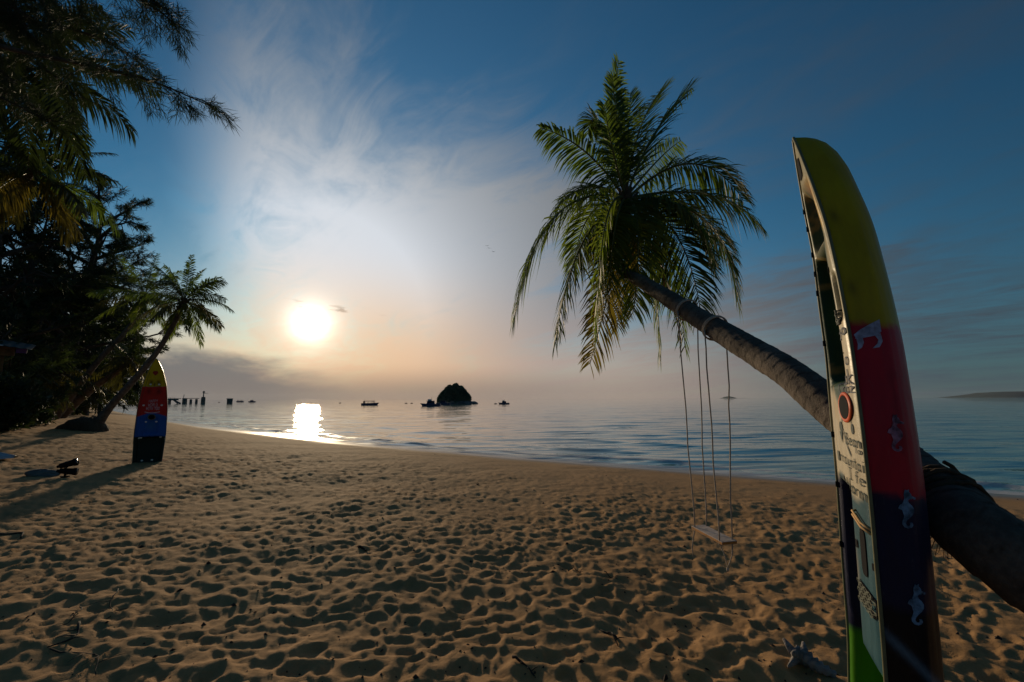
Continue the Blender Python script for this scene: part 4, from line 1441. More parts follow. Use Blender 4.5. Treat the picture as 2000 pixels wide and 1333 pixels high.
    seahorse(1.252, 0.46, 0.115, M_STENCIL_B, 1)
    seahorse(0.955, 0.46, 0.115, M_STENCIL_B, 2)
    mb = MB()
    P = lambda x, y: K.on_side(1.845 + (y - 0.5) * 0.105, 0.26 + (x - 0.5) * 0.42)
    for k in range(5):          # whorled shell, band by band
        a, b = k / 5, (k + 0.85) / 5
        mb.add([P(0.02 + 0.9 * a, 0.40 + 0.40 * a), P(0.02 + 0.9 * b, 0.40 + 0.40 * b), P(0.10 + 0.84 * b, 0.30 + 0.75 * b), P(0.10 + 0.84 * a, 0.62 + 0.40 * a)][::1], [(0, 1, 2, 3)])
    mb.add([P(0.0, .55), P(.25, .72), P(.62, .90), P(.98, 1.05), P(.96, .62), P(.80, .50), P(.30, .42), P(.05, .42)], [tuple(range(8))])
    mb.add([P(.06, .42), P(.28, .42), P(.30, .26), P(.20, .08), P(.04, .0), P(.08, .2)], [tuple(range(6))])
    mb.add([P(.70, .50), P(.92, .56), P(.94, .28), P(.80, .08), P(.55, .04), P(.74, .2), P(.80, .34)], [tuple(range(7))])
    mb.build("shell_stencil", M_STENCIL, r, smooth=False)
    tag(r, 'big upright kayak painted yellow, red and black, leaning on the palm trunk at the right', 'kayak', 'painted kayaks stood upright in the sand')


def far_kayak():
    L = 2.86
    wells = [(0.02, 0.265, -0.80, 0.80, 0.07, 0.010, 0.05), (0.30, 0.44, -0.42, 0.42, 0.03, 0.012, 0.08), (0.74, 0.79, -0.55, -0.15, 0.03, 0.008, 0.05), (0.74, 0.79, 0.15, 0.55, 0.03, 0.008, 0.05)]
    Y_, R_, B_, K_ = (0.60, 0.42, 0.008), (0.52, 0.02, 0.012), (0.012, 0.09, 0.38), (0.005, 0.014, 0.008)

    def deck_col(t, u, w):
        nz = fbm(u * 3 + 1, t * 14, 33, 4) - 0.5
        tt = t + 0.016 * nz
        arch = 0.045 * np.abs(u) ** 1.5
        c = lerp_zones(tt, [(0, K_), (0.270, B_), (0.735, Y_)], 0.004)
        m = (sstep(tt + arch - 0.02, 0.468, 0.478) * (1 - sstep(tt, 0.731, 0.739)))[:, None]
        c = c * (1 - m) + np.array(R_) * m
        for (z0, u0, sz, su, col, k) in ((0.775, -0.33, 0.022, 0.2, (0.05, 0.04, 0.01), .8), (0.775, 0.33, 0.022, 0.2, (0.05, 0.04, 0.01), .8), (0.755, 0.0, 0.016, 0.09, (0.01, 0.01, 0.01), .9),
                                       (0.69, -0.4, 0.03, 0.2, (0.08, 0.003, 0.004), .7), (0.69, 0.4, 0.03, 0.2, (0.08, 0.003, 0.004), .7), (0.37, 0, 0.04, 0.35, (0.03, 0.13, 0.28), .6)):
            q = (k * np.exp(-((t - z0) / sz) ** 2 - ((u - u0) / su) ** 2))[:, None]
            c = c * (1 - q) + np.array(col) * q
        return c

    def hull_col(t, fa, fb):
        c = lerp_zones(t, [(0, (0.20, 0.05, 0.13)), (0.195, (0.03, 0.17, 0.42)), (0.70, (0.36, 0.27, 0.01))], 0.003)
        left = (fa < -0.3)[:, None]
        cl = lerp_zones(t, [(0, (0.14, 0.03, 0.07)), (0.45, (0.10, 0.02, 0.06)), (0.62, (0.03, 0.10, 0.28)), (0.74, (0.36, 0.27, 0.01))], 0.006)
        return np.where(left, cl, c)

    b = on_sand(288, 903)
    # deck turned toward the viewer, a little past, so that its right side shows
    v = math.atan2(b.x, b.y)
    K = Kayak((b.x, b.y, b.z - 0.10), -v + R(-12), L, wells, deck_col, hull_col)
    r = K.root
    K.word("HAPPY", 1.675, 0.075, -0.30, 0.34, M_WHITE_TXT, 0.13)
    K.word("WORLD", 1.575, 0.075, -0.32, 0.34, M_WHITE_TXT, 0.13)
    K.word("WITH YOU", 1.475, 0.085, -0.42, 0.48, M_WHITE_TXT, 0.16)
    mb = MB(); ribbon(mb, [(-0.5 + 0.1 * i, 1.425 - 0.03 * math.sin(i / 10 * 3.14)) for i in range(11)], 0.022, lambda a, b_: K.on_deck(b_, a))
    mb.build("painted_swash", M_WHITE_TXT, r, smooth=False)
    rg = K.disc(1.285, 0.0, 0.078, 0.09, M_PAD, "hatch_ring", 0.004, 0.74, 26)
    mb = MB(); c = K.on_deck(1.285, 0.0)
    mb.add([(c[0] + math.cos(6.2832 * i / 22) * 0.068, c[1] - 0.008, c[2] + math.sin(6.2832 * i / 22) * 0.059) for i in range(22)], [tuple(range(22))])
    mb.build("hatch_opening", M_BLACK, rg)
    mb = MB(); mb.add([K.on_deck(2.475 + 0.06 * math.sin(a) * (1 + 0.25 * math.sin(3 * a)), 0.02 + 0.30 * math.cos(a) * (1 + 0.2 * math.cos(2 * a)), 0.004) for a in np.linspace(0, 6.283, 25)[:-1]], [tuple(range(24))])
    mb.build("red_blot", M_RED, r, smooth=False)
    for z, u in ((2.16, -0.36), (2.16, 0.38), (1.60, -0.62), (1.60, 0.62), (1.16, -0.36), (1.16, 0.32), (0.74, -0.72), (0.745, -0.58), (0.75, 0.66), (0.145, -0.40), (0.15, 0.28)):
        K.disc(z, u, 0.022, 0.028, M_WHITE, "hole_light_disc", 0.006, None, 12)  # white discs painted in place of light coming through the scupper holes
    mb = MB()
    p = K.on_deck(2.5, -0.7, 0.02)
    mb.tube([p, p + [-0.16, 0.0, -0.9], p + [-0.22, 0.02, -1.9]], 0.004, 5)
    mb.build("loose_line", M_HUSK, r)
    tag(r, 'upright kayak in yellow, red, blue and black standing free on the left beach', 'kayak', 'painted kayaks stood upright in the sand')


big_kayak()
far_kayak()

# ------------------------------------------------------------------ swing
M_ROPE = mat("grey_rope", (0.50, 0.43, 0.36), 0.9, 0.25, 60, 0.5, 200)
M_PLANK = mat("swing_plank", (0.58, 0.45, 0.36), 0.7, 0.2, 5, 0.3, 30, stretch=(1, 1, 6))
M_PLANK_END = mat("plank_edge", (0.40, 0.17, 0.04), 0.6, 0.25, 10)


def rope_path(a, b, sag=0.0, n=12, wob=0.004, seed=0):
    rng = random.Random(seed)
    a, b = np.array(a, float), np.array(b, float)
    return [a + (b - a) * t + np.array([rng.gauss(0, wob), rng.gauss(0, wob), 0]) * (0 if i in (0, n - 1) else 1) for i, t in enumerate(np.linspace(0, 1, n))]


def swing():
    c = at(1394, 1044, 4.18)
    root = empty("swing", (c.x, c.y, gz(c.x, c.y)))
    o = np.array(root.location)
    zs = 0.41
    A, B = np.array(at_z(1352, 1027, zs)), np.array(at_z(1425, 1058, zs))     # middle of far and near end
    ax = (B - A) / np.linalg.norm(B - A)
    sd = np.cross(ax, [0, 0, 1.0]); sd /= np.linalg.norm(sd)
    if sd[0] < 0: sd = -sd
    A, B = A + sd * 0.062, B + sd * 0.0
    hw, th = 0.075, 0.026
    mb = MB()
    vs = []
    for p in (A, B):
        for q, zz in ((-1, -1), (1, -1), (1, 0), (-1, 0)): vs.append(p + sd * hw * q + np.array([0, 0, th * zz]) - o)
    mb.add(vs, [(3, 2, 1, 0), (4, 5, 6, 7), (0, 1, 5, 4), (1, 2, 6, 5), (2, 3, 7, 6), (3, 0, 4, 7)])
    mb.m = [0, 1, 1, 0, 0, 1]
    mb.m = [1, 1, 1, 1, 0, 1]
    seat = mb.build("seat", [M_PLANK, M_PLANK_END], root, smooth=False); bevel(seat, 0.003, 1)
    # trunk as the swing meets it
    C = catmull([tuple(p) for p in TRUNK_P], 400)
    for k, (px, py, Y, e) in enumerate(((1336, 604, 4.36, A + ax * 0.04), (1386, 635, 3.98, B - ax * 0.045))):
        i = int(np.argmin(np.abs(C[:, 1] - e[1] + 0.14)))
        p = C[i]; t = C[i + 1] - C[i - 1]; t /= np.linalg.norm(t)
        hrz = np.cross(t, [0, 0, 1.0]); hrz /= np.linalg.norm(hrz)
        if hrz[0] < 0: hrz = -hrz
        up = np.cross(hrz, t); up = up if up[2] > 0 else -up
        r = (0.103, 0.108)[k]
        loop = [p + hrz * math.cos(a) * r + up * math.sin(a) * r - o for a in np.linspace(0, 6.2832, 25)]
        MB().tube(loop, 0.0075, 6, caps=False).build("rope_loop", M_ROPE, root)
        loop = [q + t * 0.018 for q in loop]
        MB().tube(loop, 0.0075, 6, caps=False).build("rope_loop", M_ROPE, root)
        for s_ in (-1, 1):
            q0 = p + hrz * s_ * r * 0.97 + np.array([0, 0, -0.01])
            q1 = e + sd * s_ * (hw - 0.012)
            MB().tube([x - o for x in rope_path(q0, q1 + np.array([0, 0, 0.0]), seed=k * 2 + s_)], 0.0058, 6).build("rope", M_ROPE, root)
            MB().tube([q1 - o, q1 + np.array([0, 0, -th - 0.012]) - o], 0.0075, 6).build("knot", M_ROPE, root)
    # rope tails hanging under the seat
    a = A + ax * 0.04 - sd * (hw - 0.012) - np.array([0, 0, th])
    MB().tube([a - o, a + [-0.02, 0, -0.08] - o, a + [-0.03, 0.01, -0.16] - o, a + [-0.025, 0.01, -0.24] - o], 0.005, 6).build("rope_tail", M_ROPE, root)
    b0 = B - ax * 0.045 - sd * (hw - 0.012) - np.array([0, 0, th]); b1 = B - ax * 0.045 + sd * (hw - 0.012) - np.array([0, 0, th])
    m = (b0 + b1) / 2 + [0, 0, -0.2]
    MB().tube([b0 - o, (b0 * .5 + m * .5) + [0.012, 0, 0] - o, m - o, (b1 * .5 + m * .5) + [0.02, 0, 0] - o, b1 - o], 0.005, 6).build("rope_tail", M_ROPE, root)
    MB().tube([m - o, m + [0, 0, -0.03] - o], [0.010, 0.007], 6).build("knot", M_ROPE, root)
    tag(root, 'rope swing with a plank seat hanging from the leaning palm trunk', 'swing')


swing()

# ------------------------------------------------------------------ islet, far hills, jetty, boats
M_ROCK = mat("grey_rock", (0.16, 0.15, 0.14), 0.9, 0.35, 0.6, 0.5, 3)
M_FOREST = leaf_mat("islet_forest", (0.07, 0.13, 0.085), (0.08, 0.13, 0.07), 0.25, 0.7, scale=0.3)  # green lightened: some sea haze is put into the leaf colour
M_HILL = mat("far_forest_hill", (0.045, 0.085, 0.085), 0.95, 0.2, 0.01)  # blue of the distant air is mixed into the hill colour
M_CONC = mat("weathered_concrete", (0.14, 0.12, 0.11), 0.9, 0.3, 0.8)
M_STEEL = mat("jetty_steel", (0.06, 0.10, 0.11), 0.6, 0.2, 0.8)
M_BOAT_B = mat("blue_boat_paint", (0.02, 0.045, 0.11), 0.5, 0.2, 1.0)
M_BOAT_W = mat("white_boat_paint", (0.5, 0.5, 0.5), 0.5, 0.15, 1.0)
M_GLASS = mat("dark_window_glass", (0.01, 0.012, 0.016), 0.08, 0.1)
M_CANVAS = mat("boat_canopy", (0.10, 0.12, 0.16), 0.8, 0.2)


def blob_rock(name, c, size, seed, m, parent=None, sub=3, amp=0.35):
    bm = bmesh.new()
    bmesh.ops.create_icosphere(bm, subdivisions=sub, radius=1.0)
    for v in bm.verts:
        n = mnoise.noise(v.co * 1.3 + Vector((seed * 7.1, 0, 0))) + 0.5 * mnoise.noise(v.co * 3.1 + Vector((0, seed * 3.3, 0)))
        k = 1 + amp * n
        v.co = Vector((v.co.x * size[0] * k, v.co.y * size[1] * k, v.co.z * size[2] * k))
    me = bpy.data.meshes.new(name); bm.to_mesh(me); bm.free()
    me.materials.append(m)
    o = bpy.data.objects.new(name, me); o.location = c
    return link(o, parent)


def islet():
    Y = 205.0
    k = Y / FPX
    c = at(892, 789, Y); c.z = SEA_Z
    root = empty("rocky_islet", c)
    for (dx, w, h, sd) in ((-4, 5, 1.0, 1), (0, 6, 1.3, 2), (4, 5, 1.2, 3), (7.0, 3.2, 1.1, 4), (8.6, 1.8, 0.6, 5), (-1.5, 2.2, 1.6, 6), (2.2, 1.6, 1.5, 7)):
        blob_rock("rock", (dx, -3.5 + 0.5 * (sd % 3), 0.1), (w * 0.62, 2.6, h), sd, M_ROCK, root)
    rng = np.random.RandomState(5)
    prof = [(-8.3, 0.8), (-8.1, 2.6), (-7.6, 3.7), (-6.6, 4.9), (-5.0, 6.5), (-3.0, 8.2), (-0.9, 8.9), (1.3, 8.3), (2.9, 6.8), (4.3, 5.2), (5.4, 4.0), (6.0, 2.7), (6.2, 1.0)]
    px_, pz = [p[0] for p in prof], [p[1] for p in prof]
    n = 15000
    x = rng.uniform(-8.2, 6.0, n); gy_ = rng.uniform(-1, 1, n)
    wy = 5.0 * np.sqrt(np.clip(1 - ((x + 1.0) / 8.2) ** 2, 0.05, 1))
    lump = fbm(x * 0.9 + 3, gy_ * 3.0, 14, 3)
    z = 0.92 * np.interp(x, px_, pz) * np.sqrt(1 - gy_ ** 2) ** 0.7 * (0.84 + 0.32 * lump) * np.where(rng.uniform(0, 1, n) < 0.25, rng.uniform(0.3, 1, n), 1.0)
    S = np.stack([x, gy_ * wy, z + 0.2], 1)
    D = np.stack([x / 8, gy_, np.full(n, 0.6)], 1)
    V, F = needles(S, D, 2, 0.62, 0.42, 0.0, 6)
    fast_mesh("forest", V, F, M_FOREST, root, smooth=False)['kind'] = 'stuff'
    # solid wooded core so that the far side does not show through
    gx, gy = np.meshgrid(np.linspace(-8.2, 6.0, 60), np.linspace(-1, 1, 24), indexing='ij')
    wy = 4.9 * np.sqrt(np.clip(1 - ((gx + 1.0) / 8.2) ** 2, 0.05, 1))
    hz = np.interp(gx, px_, pz) * 0.82 * np.sqrt(np.clip(1 - gy ** 2, 0, 1)) ** 0.7 * (0.84 + 0.32 * fbm(gx * 0.9 + 3, gy * 3.0, 14, 3))
    V = np.stack([gx, gy * wy, hz - 0.2], -1).reshape(-1, 3)
    i = np.arange(59)[:, None] * 24; j = np.arange(23)[None, :]
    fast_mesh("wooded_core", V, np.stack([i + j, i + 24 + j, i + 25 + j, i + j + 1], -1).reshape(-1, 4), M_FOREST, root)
    tag(root, 'small round wooded islet with a rocky foot out at sea', 'islet')


def ridge(name, pts, Y, label, depth, seed):
    """long far hill: skyline given in view directions at distance Y"""
    P = np.array([(at(px, 779, Y).x, max(0.5, at(px, py, Y).z - SEA_Z)) for px, py in pts])
    xs = np.linspace(P[0, 0], P[-1, 0], 150)
    h = np.interp(xs, P[:, 0], P[:, 1]); h *= 1 + 0.10 * (fbm(xs / (P[-1, 0] - P[0, 0]) * 40, xs * 0, seed, 4) - 0.5) * 2
    h[0] = h[-1] = 0
    n_r = 14
    V = []
    for i in range(n_r):
        t = i / (n_r - 1)
        prof = math.sin(math.pi * t) ** 0.75
        V.append(np.stack([xs, np.full_like(xs, Y - depth / 2 + depth * t), SEA_Z - 0.4 + h * prof * (0.85 + 0.3 * fbm(xs * 0.004 + i, xs * 0 + i * 0.7, seed + 3, 3)) / 1.0], 1))
    V = np.concatenate(V)
    n = len(xs)
    i = np.arange(n_r - 1)[:, None] * n; j = np.arange(n - 1)[None, :]
    F = np.stack([i + j, i + j + 1, i + n + j + 1, i + n + j], -1).reshape(-1, 4)
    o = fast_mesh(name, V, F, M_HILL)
    tag(o, label, None, kind='structure')


def jetty():
    Y = 250.0
    dz = 1.55
    root = empty("jetty", (at(290, 779, Y).x, Y, SEA_Z))
    o = np.array(root.location)
    X = lambda px: at(px, 779, Y).x - o[0]
    MB().box(((X(130) + X(345)) / 2, 0, 2.30), (X(345) - X(130), 3.0, 0.85)).build("walkway", M_STEEL, root, smooth=False)
    mb = MB()
    for x in np.arange(X(130), X(345), 2.4): mb.box((x, -1.4, 2.95), (0.09, 0.09, 0.8))
    mb.tube([(X(130), -1.4, 3.3), (X(345), -1.4, 3.3)], 0.05, 5)
    mb.build("railing", M_STEEL, root, smooth=False)
    for px in (159, 192, 252, 322):
        mb = MB().box((X(px), 0, 0.7), (1.1, 1.6, 3.0))
        for s_ in (-1, 1): mb.tube([(X(px), 0, 0.6), (X(px) + s_ * 3.6, 0, 2.1)], 0.28, 6)
        mb.build("pier", M_CONC, root, smooth=False)
    tag(root, 'long low jetty on braced piers running out from the left shore', 'jetty')
    # ruined seaward end: separate stumps
    r2 = empty("ruined_jetty", (at(360, 779, Y).x, Y, SEA_Z)); o = np.array(r2.location)
    X = lambda px: at(px, 779, Y).x - o[0]
    for px, w, t0 in ((331.5, 1.4, 2.6), (361, 2.5, 2.9), (373, 1.2, 2.4), (384, 1.2, 2.5)):
        bevel(MB().box((X(px), 0, t0 / 2 - 0.6), (w, 0.7, t0 + 1.2), taper=0.94).build("stump", M_CONC, r2, smooth=False), 0.12, 1)
    MB().box(((X(328) + X(352)) / 2, 0.3, 2.75), (X(352) - X(328), 0.8, 0.3)).build("deck_slab", M_CONC, r2, smooth=False)
    MB().box(((X(356) + X(388)) / 2, 0.2, 2.85), (X(388) - X(356), 0.75, 0.3)).build("deck_slab", M_CONC, r2, smooth=False)
    MB().tube([(X(336), 0, 2.5), (X(353), 0, 0.1)], 0.42, 6).build("fallen_beam", M_CONC, r2, smooth=False)
    MB().tube([(X(340), -.8, 2.3), (X(350), -.8, 0.1)], 0.3, 6).build("fallen_beam", M_CONC, r2, smooth=False)
    MB().tube([(X(358), 0, 2.9), (X(359), 0, 5.0)], 0.14, 6).build("mast", M_STEEL, r2)
    tag(r2, 'ruined jetty end of broken stumps and slabs right of the upright kayak', 'ruin')
    p = at(397, 779, Y)
    b = empty("beacon", (p.x, Y, SEA_Z))
    bevel(MB().box((0, 0, 1.1), (2.1, 0.9, 4.0), taper=0.95).build("block", M_CONC, b, smooth=False), 0.12, 1)
    MB().box((0, 0, 3.35), (1.3, 1.3, 0.6)).build("plinth", M_CONC, b, smooth=False)
    MB().tube([(0, 0, 3.4), (0, 0, 6.9)], [0.28, 0.2], 8).build("post", M_STEEL, b)
    MB().tube([(-0.4, 0, 5.7), (2.4, 0, 5.6)], [0.2, 0.08], 6).build("arm", M_STEEL, b)
    bevel(MB().box((0, 0, 6.3), (0.9, 0.6, 0.8)).build("lamp_box", M_STEEL, b, smooth=False), 0.08, 1)
    tag(b, 'concrete block with a post and side arm at the end of the ruined jetty', 'beacon')
    p = at(449, 779, Y - 12)
    o2 = bevel(MB().box((0, 0, 0.9), (2.3, 1.2, 3.6), taper=1.06).build("block", M_CONC, None, smooth=False), 0.1, 1)
    r3 = empty("concrete_pile", (p.x, Y - 12, SEA_Z)); o2.parent = r3
    MB().box((0, 0, 2.62), (2.7, 1.5, 0.3)).build("cap", M_CONC, r3, smooth=False)
    tag(r3, 'lone square concrete pile standing in the sea left of the two small boats', 'pile')


def hull_mesh(L, W, H, name, m, root, sheer=0.25, bow=1):
    n, k = 15, 9
    vs, fs = [], []
    for i in range(n):
        t = i / (n - 1); x = (t - 0.5) * L * bow
        w = W / 2 * (1 - max(0, (t - 0.5) / 0.5) ** 2.2) * (0.86 + 0.14 * min(1, t * 4))
        top = H * (1 + sheer * max(0, (t - 0.35) / 0.65) ** 2)
        kx = x + (0.10 * L * bow * max(0, (t - 0.8) / 0.2))
        for j in range(k):
            a = math.pi * j / (k - 1)
            q = abs(math.cos(a)) ** 0.6 * (1 if math.cos(a) > 0 else -1)
            vs.append((kx if j in (0, k - 1) else x, -w * q, top - (top + 0.35) * math.sin(a) ** 0.7))
    for i in range(n - 1):
        for j in range(k - 1): fs.append((i * k + j, i * k + j + 1, (i + 1) * k + j + 1, (i + 1) * k + j))
        fs.append((i * k, (i + 1) * k, (i + 1) * k + k - 1, i * k + k - 1))
    fs.append(tuple(range(k)))
    return MB().add(vs, fs).build(name, m, root, smooth=False)


def boat(px, py, wpx, label, kind, bow=1):
    p = at_z(px, py, SEA_Z)
    L = wpx / FPX * p.y
    root = empty("boat", p, R(0))
    H = L * 0.13
    hull_mesh(L, L * 0.3, H, "hull", M_BOAT_B, root, bow=bow)
    def roof(x0, x1, z, m=M_CANVAS, t=0.05):
        bevel(MB().box(((x0 + x1) / 2 * L * bow, 0, z * L), ((x1 - x0) * L, L * 0.27, t * L)).build("canopy", m, root, smooth=False), 0.015 * L, 1)
    def post(x, z0, z1, w=0.012):
        for s_ in (-1, 1): MB().tube([(x * L * bow, s_ * L * 0.11, z0 * L), (x * L * bow, s_ * L * 0.11, z1 * L)], w * L, 5).build("post", M_STEEL, root)
    if kind == 'canopy':
        roof(-0.30, 0.30, 0.265, t=0.028)
        for x in (-0.28, -0.09, 0.1, 0.28): post(x, 0.10, 0.26)
        bevel(MB().box((-0.36 * L * bow, 0, 0.19 * L), (0.07 * L, 0.10 * L, 0.16 * L)).build("outboard_motor", M_BLACK, root, smooth=False), 0.01 * L, 1)
        MB().tube([(-0.32 * L * bow, 0, 0.2 * L), (-0.32 * L * bow, 0, 0.40 * L)], 0.006 * L, 5).build("pole", M_STEEL, root)
        MB().tube([(0.12 * L * bow, 0, 0.12 * L), (0.2 * L * bow, 0, 0.24 * L), (0.3 * L * bow, 0, 0.12 * L)], 0.012 * L, 5).build("hoop", M_STEEL, root)
    else:
        cb = bevel(MB().box((0.02 * L * bow, 0, 0.20 * L), (0.42 * L, 0.24 * L, 0.15 * L), taper=0.86).build("cabin", M_BOAT_B, root, smooth=False), 0.012 * L, 1)
        for x in (-0.10, 0.02, 0.14):
            MB().box((x * L * bow, -0.1185 * L, 0.215 * L), (0.085 * L, 0.012 * L, 0.055 * L)).build("window", M_GLASS, cb, smooth=False)
        roof(-0.2, 0.26, 0.285, M_BOAT_B, 0.022)
        if kind == 'cabin2':
            bevel(MB().box((0.08 * L * bow, 0, 0.335 * L), (0.2 * L, 0.18 * L, 0.085 * L), taper=0.85).build("wheelhouse", M_BOAT_W, root, smooth=False), 0.012 * L, 1)
        MB().tube([(-0.02 * L * bow, 0, 0.28 * L), (-0.02 * L * bow, 0, 0.50 * L)], 0.007 * L, 5).build("mast", M_STEEL, root)
        post(-0.3, 0.1, 0.2); post(-0.4, 0.1, 0.19)
    tag(root, label, 'boat', 'boats moored off the beach')


islet()
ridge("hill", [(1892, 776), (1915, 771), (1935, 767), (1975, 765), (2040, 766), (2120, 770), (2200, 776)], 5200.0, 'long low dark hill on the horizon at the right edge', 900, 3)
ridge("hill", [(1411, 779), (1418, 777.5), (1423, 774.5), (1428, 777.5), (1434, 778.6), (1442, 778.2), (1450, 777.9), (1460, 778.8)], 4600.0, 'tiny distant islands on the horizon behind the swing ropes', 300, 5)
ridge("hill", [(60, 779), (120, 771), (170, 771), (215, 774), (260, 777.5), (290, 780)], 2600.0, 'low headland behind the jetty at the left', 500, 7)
jetty()
boat(469, 785.5, 13, 'small canopied boat beside the lone concrete pile', 'canopy', 1)
boat(492, 786, 13, 'small cabin boat on the right of the canopied boat by the pile', 'cabin', -1)
boat(722, 792, 31, 'long open boat with posts and canopy just right of the sun glitter', 'canopy', 1)
boat(842, 794, 36, 'blue cabin boat moored nearest in front of the islet', 'cabin2', -1)
boat(866, 791, 26, 'dark cabin boat between the blue boat and the islet', 'cabin', -1)
boat(985, 790, 20, 'small blue cabin boat on the right of the islet', 'cabin2', -1)

M_BUOY = mat("faded_buoy", (0.25, 0.16, 0.12), 0.6, 0.2)
for px, py, lb in ((428, 786.5, 'mooring buoy between the beacon and the lone pile'), (664, 788, 'mooring buoy right of the sun glitter'), (793, 788.5, 'mooring buoy left of the blue cabin boat, farther left of two'),
                   (804, 788.5, 'mooring buoy left of the blue cabin boat, nearer to it'), (968, 789.5, 'mooring buoy just left of the small blue cabin boat')):
    p = at_z(px, py, SEA_Z)
    r = empty("mooring_buoy", p)
    b = blob_rock("float", (0, 0, 0.02), (0.75, 0.4, 0.3), px, M_BUOY, r, 2, 0.08)
    MB().tube([(0, 0, 0.2), (0.05, 0, 0.65)], [0.06, 0.03], 6).build("staff", M_STEEL, r)
    tag(r, lb, 'buoy', 'mooring buoys off the beach')

# ------------------------------------------------------------------ things on the beach at the left
M_TIN = mat("tin_roof", (0.07, 0.10, 0.105), 0.5, 0.3, 3)
M_TIMBER = mat("orange_timber", (0.20, 0.075, 0.022), 0.8, 0.3, 4)
M_STONE = mat("grey_beach_stone", (0.13, 0.125, 0.115), 0.9, 0.3, 4, 0.4, 20)
M_DRIFT = mat("bleached_driftwood", (0.30, 0.265, 0.24), 0.85, 0.4, 7, 0.8, 26, stretch=(1, 4, 4))
M_TWIGD = mat("dark_twig", (0.045, 0.034, 0.026), 0.9, 0.3)
M_HULLW = mat("pale_blue_hull", (0.36, 0.44, 0.52), 0.4, 0.15)


def hut():
    c = at(-20, 700, 21.0)
    g = gz(c.x, c.y)
    root = empty("beach_hut", (c.x, c.y, g), R(44))
    zb = at(30, 684, 21.0).z - g
    xr = 1.1
    xl = xr - 4.0
    for x in (xl + 0.3, (xl + xr) / 2, xr - 0.75):
        for y in (0.2, 2.6): MB().tube([(x, y, -0.2), (x, y, zb)], 0.08, 7).build("post", M_TIMBER, root)
    MB().box(((xl + xr) / 2 - 0.2, 0.0, zb - 0.02), (xr - xl - 0.3, 0.06, 0.42)).build("fascia_board", M_TIMBER, root, smooth=False)
    rf = MB()
    n = 26
    for i in range(n):                  # corrugated sheets
        x0, x1 = xl - 0.3 + (xr - xl + 0.5) * i / n, xl - 0.3 + (xr - xl + 0.5) * (i + 1) / n
        zc = 0.035 * (i % 2); zd = 0.035 * ((i + 1) % 2)
        tilt = lambda x: -0.13 * (x - xl)
        rf.add([(x0, -0.5, zb + 0.62 + zc + tilt(x0)), (x1, -0.5, zb + 0.62 + zd + tilt(x1)), (x1, 3.2, zb + 1.15 + zd + tilt(x1)), (x0, 3.2, zb + 1.15 + zc + tilt(x0))], [(0, 1, 2, 3)])
    o = rf.build("roof", M_TIN, root, smooth=False)
    so = o.modifiers.new("thick", 'SOLIDIFY'); so.thickness = 0.03
    MB().tube([(xl, -0.52, zb + 0.55), (xr - 0.7, -0.52, zb + 0.2)], 0.035, 6).build("gutter", M_HULLW, root)
    MB().box((xr - 0.12, -0.2, zb + 0.02), (0.36, 0.05, 0.22), 0.0).build("purple_panel", mat("purple_paint", (0.16, 0.05, 0.16), 0.6), root, smooth=False)
    MB().box(((xl + xr) / 2, 2.7, zb * 0.5), (xr - xl - 1.2, 0.1, zb)).build("wall", M_TWIGD, root, smooth=False)
    tag(root, 'open timber hut with a tin roof under the trees at the left edge', 'hut')


hut()


def spotlights():
    b = on_sand(126, 936)
    root = empty("spotlight", b, R(20))
    MB().tube([(0, 0, -0.15), (0, 0, 0.08), (0.005, 0, 0.27)], [0.016, 0.016, 0.012], 8).build("stake", M_BLACK, root)
    bevel(MB().box((0, 0, 0.015), (0.14, 0.09, 0.03)).build("foot", M_BLACK, root, smooth=False), 0.006, 1)
    for z, a, x in ((0.12, -0.10, 0.03), (0.265, 0.28, 0.02)):
        d = np.array([math.cos(a), 0.0, math.sin(a)]); c = np.array([x, 0, z])
        mb = MB().tube([c - d * 0.17, c - d * 0.13, c - d * 0.12, c + d * 0.10, c + d * 0.105, c + d * 0.16], [0.028, 0.032, 0.052, 0.066, 0.074, 0.078], 16)
        h = mb.build("lamp_head", M_BLACK, root)
        MB().tube([c + d * 0.1605, c + d * 0.164], [0.068, 0.066], 16).build("lens", M_GLASS, h)
        MB().tube([c + [0, 0.06, 0], c + [-0.02, 0.06, -0.07], (0.0, 0.0, z - 0.09), c + [-0.02, -0.06, -0.07], c + [0, -0.06, 0]], 0.008, 6).build("bracket", M_BLACK, root)
    tag(root, 'black garden spotlight with two heads staked in the sand beside the grey stone', 'spotlight')


spotlights()
p = on_sand(84, 930)
tag(blob_rock("stone", (p.x, p.y, p.z + 0.02), (0.34, 0.2, 0.13), 3, M_STONE, None, 4, 0.3), 'low grey stone half sunk in the sand beside the spotlight', 'stone')


def canoe_tip():
    p = on_sand(10, 901)
    root = empty("canoe", p, R(8))
    n, k = 20, 10
    vs, fs = [], []
    for i in range(n):
        t = i / (n - 1); x = 0.22 - 2.4 * t
        w = 0.30 * min(1, (t * 5)) ** 0.6
        for j in range(k):
            a = math.pi * j / (k - 1)
            vs.append((x, w * math.cos(a), 0.03 + (0.05 + 0.12 * min(1, t * 5)) * math.sin(a)))
    for i in range(n - 1):
        for j in range(k - 1): fs.append((i * k + j, (i + 1) * k + j, (i + 1) * k + j + 1, i * k + j + 1))
    MB().add(vs, fs).build("hull", M_HULLW, root)
    MB().tube([(0.22 - 2.4 * i / 19, 0, 0.085 + 0.12 * min(1, i / 19 * 5)) for i in range(20)], 0.012, 6).build("keel", M_HULLW, root)
    MB().tube([(0.21, -0.03, 0.05), (0.26, 0, 0.07), (0.21, 0.03, 0.05)], 0.018, 6).build("bow_tip", M_CORD, root)
    tag(root, 'upturned pale blue canoe whose tip lies in view at the left edge', 'canoe')


canoe_tip()


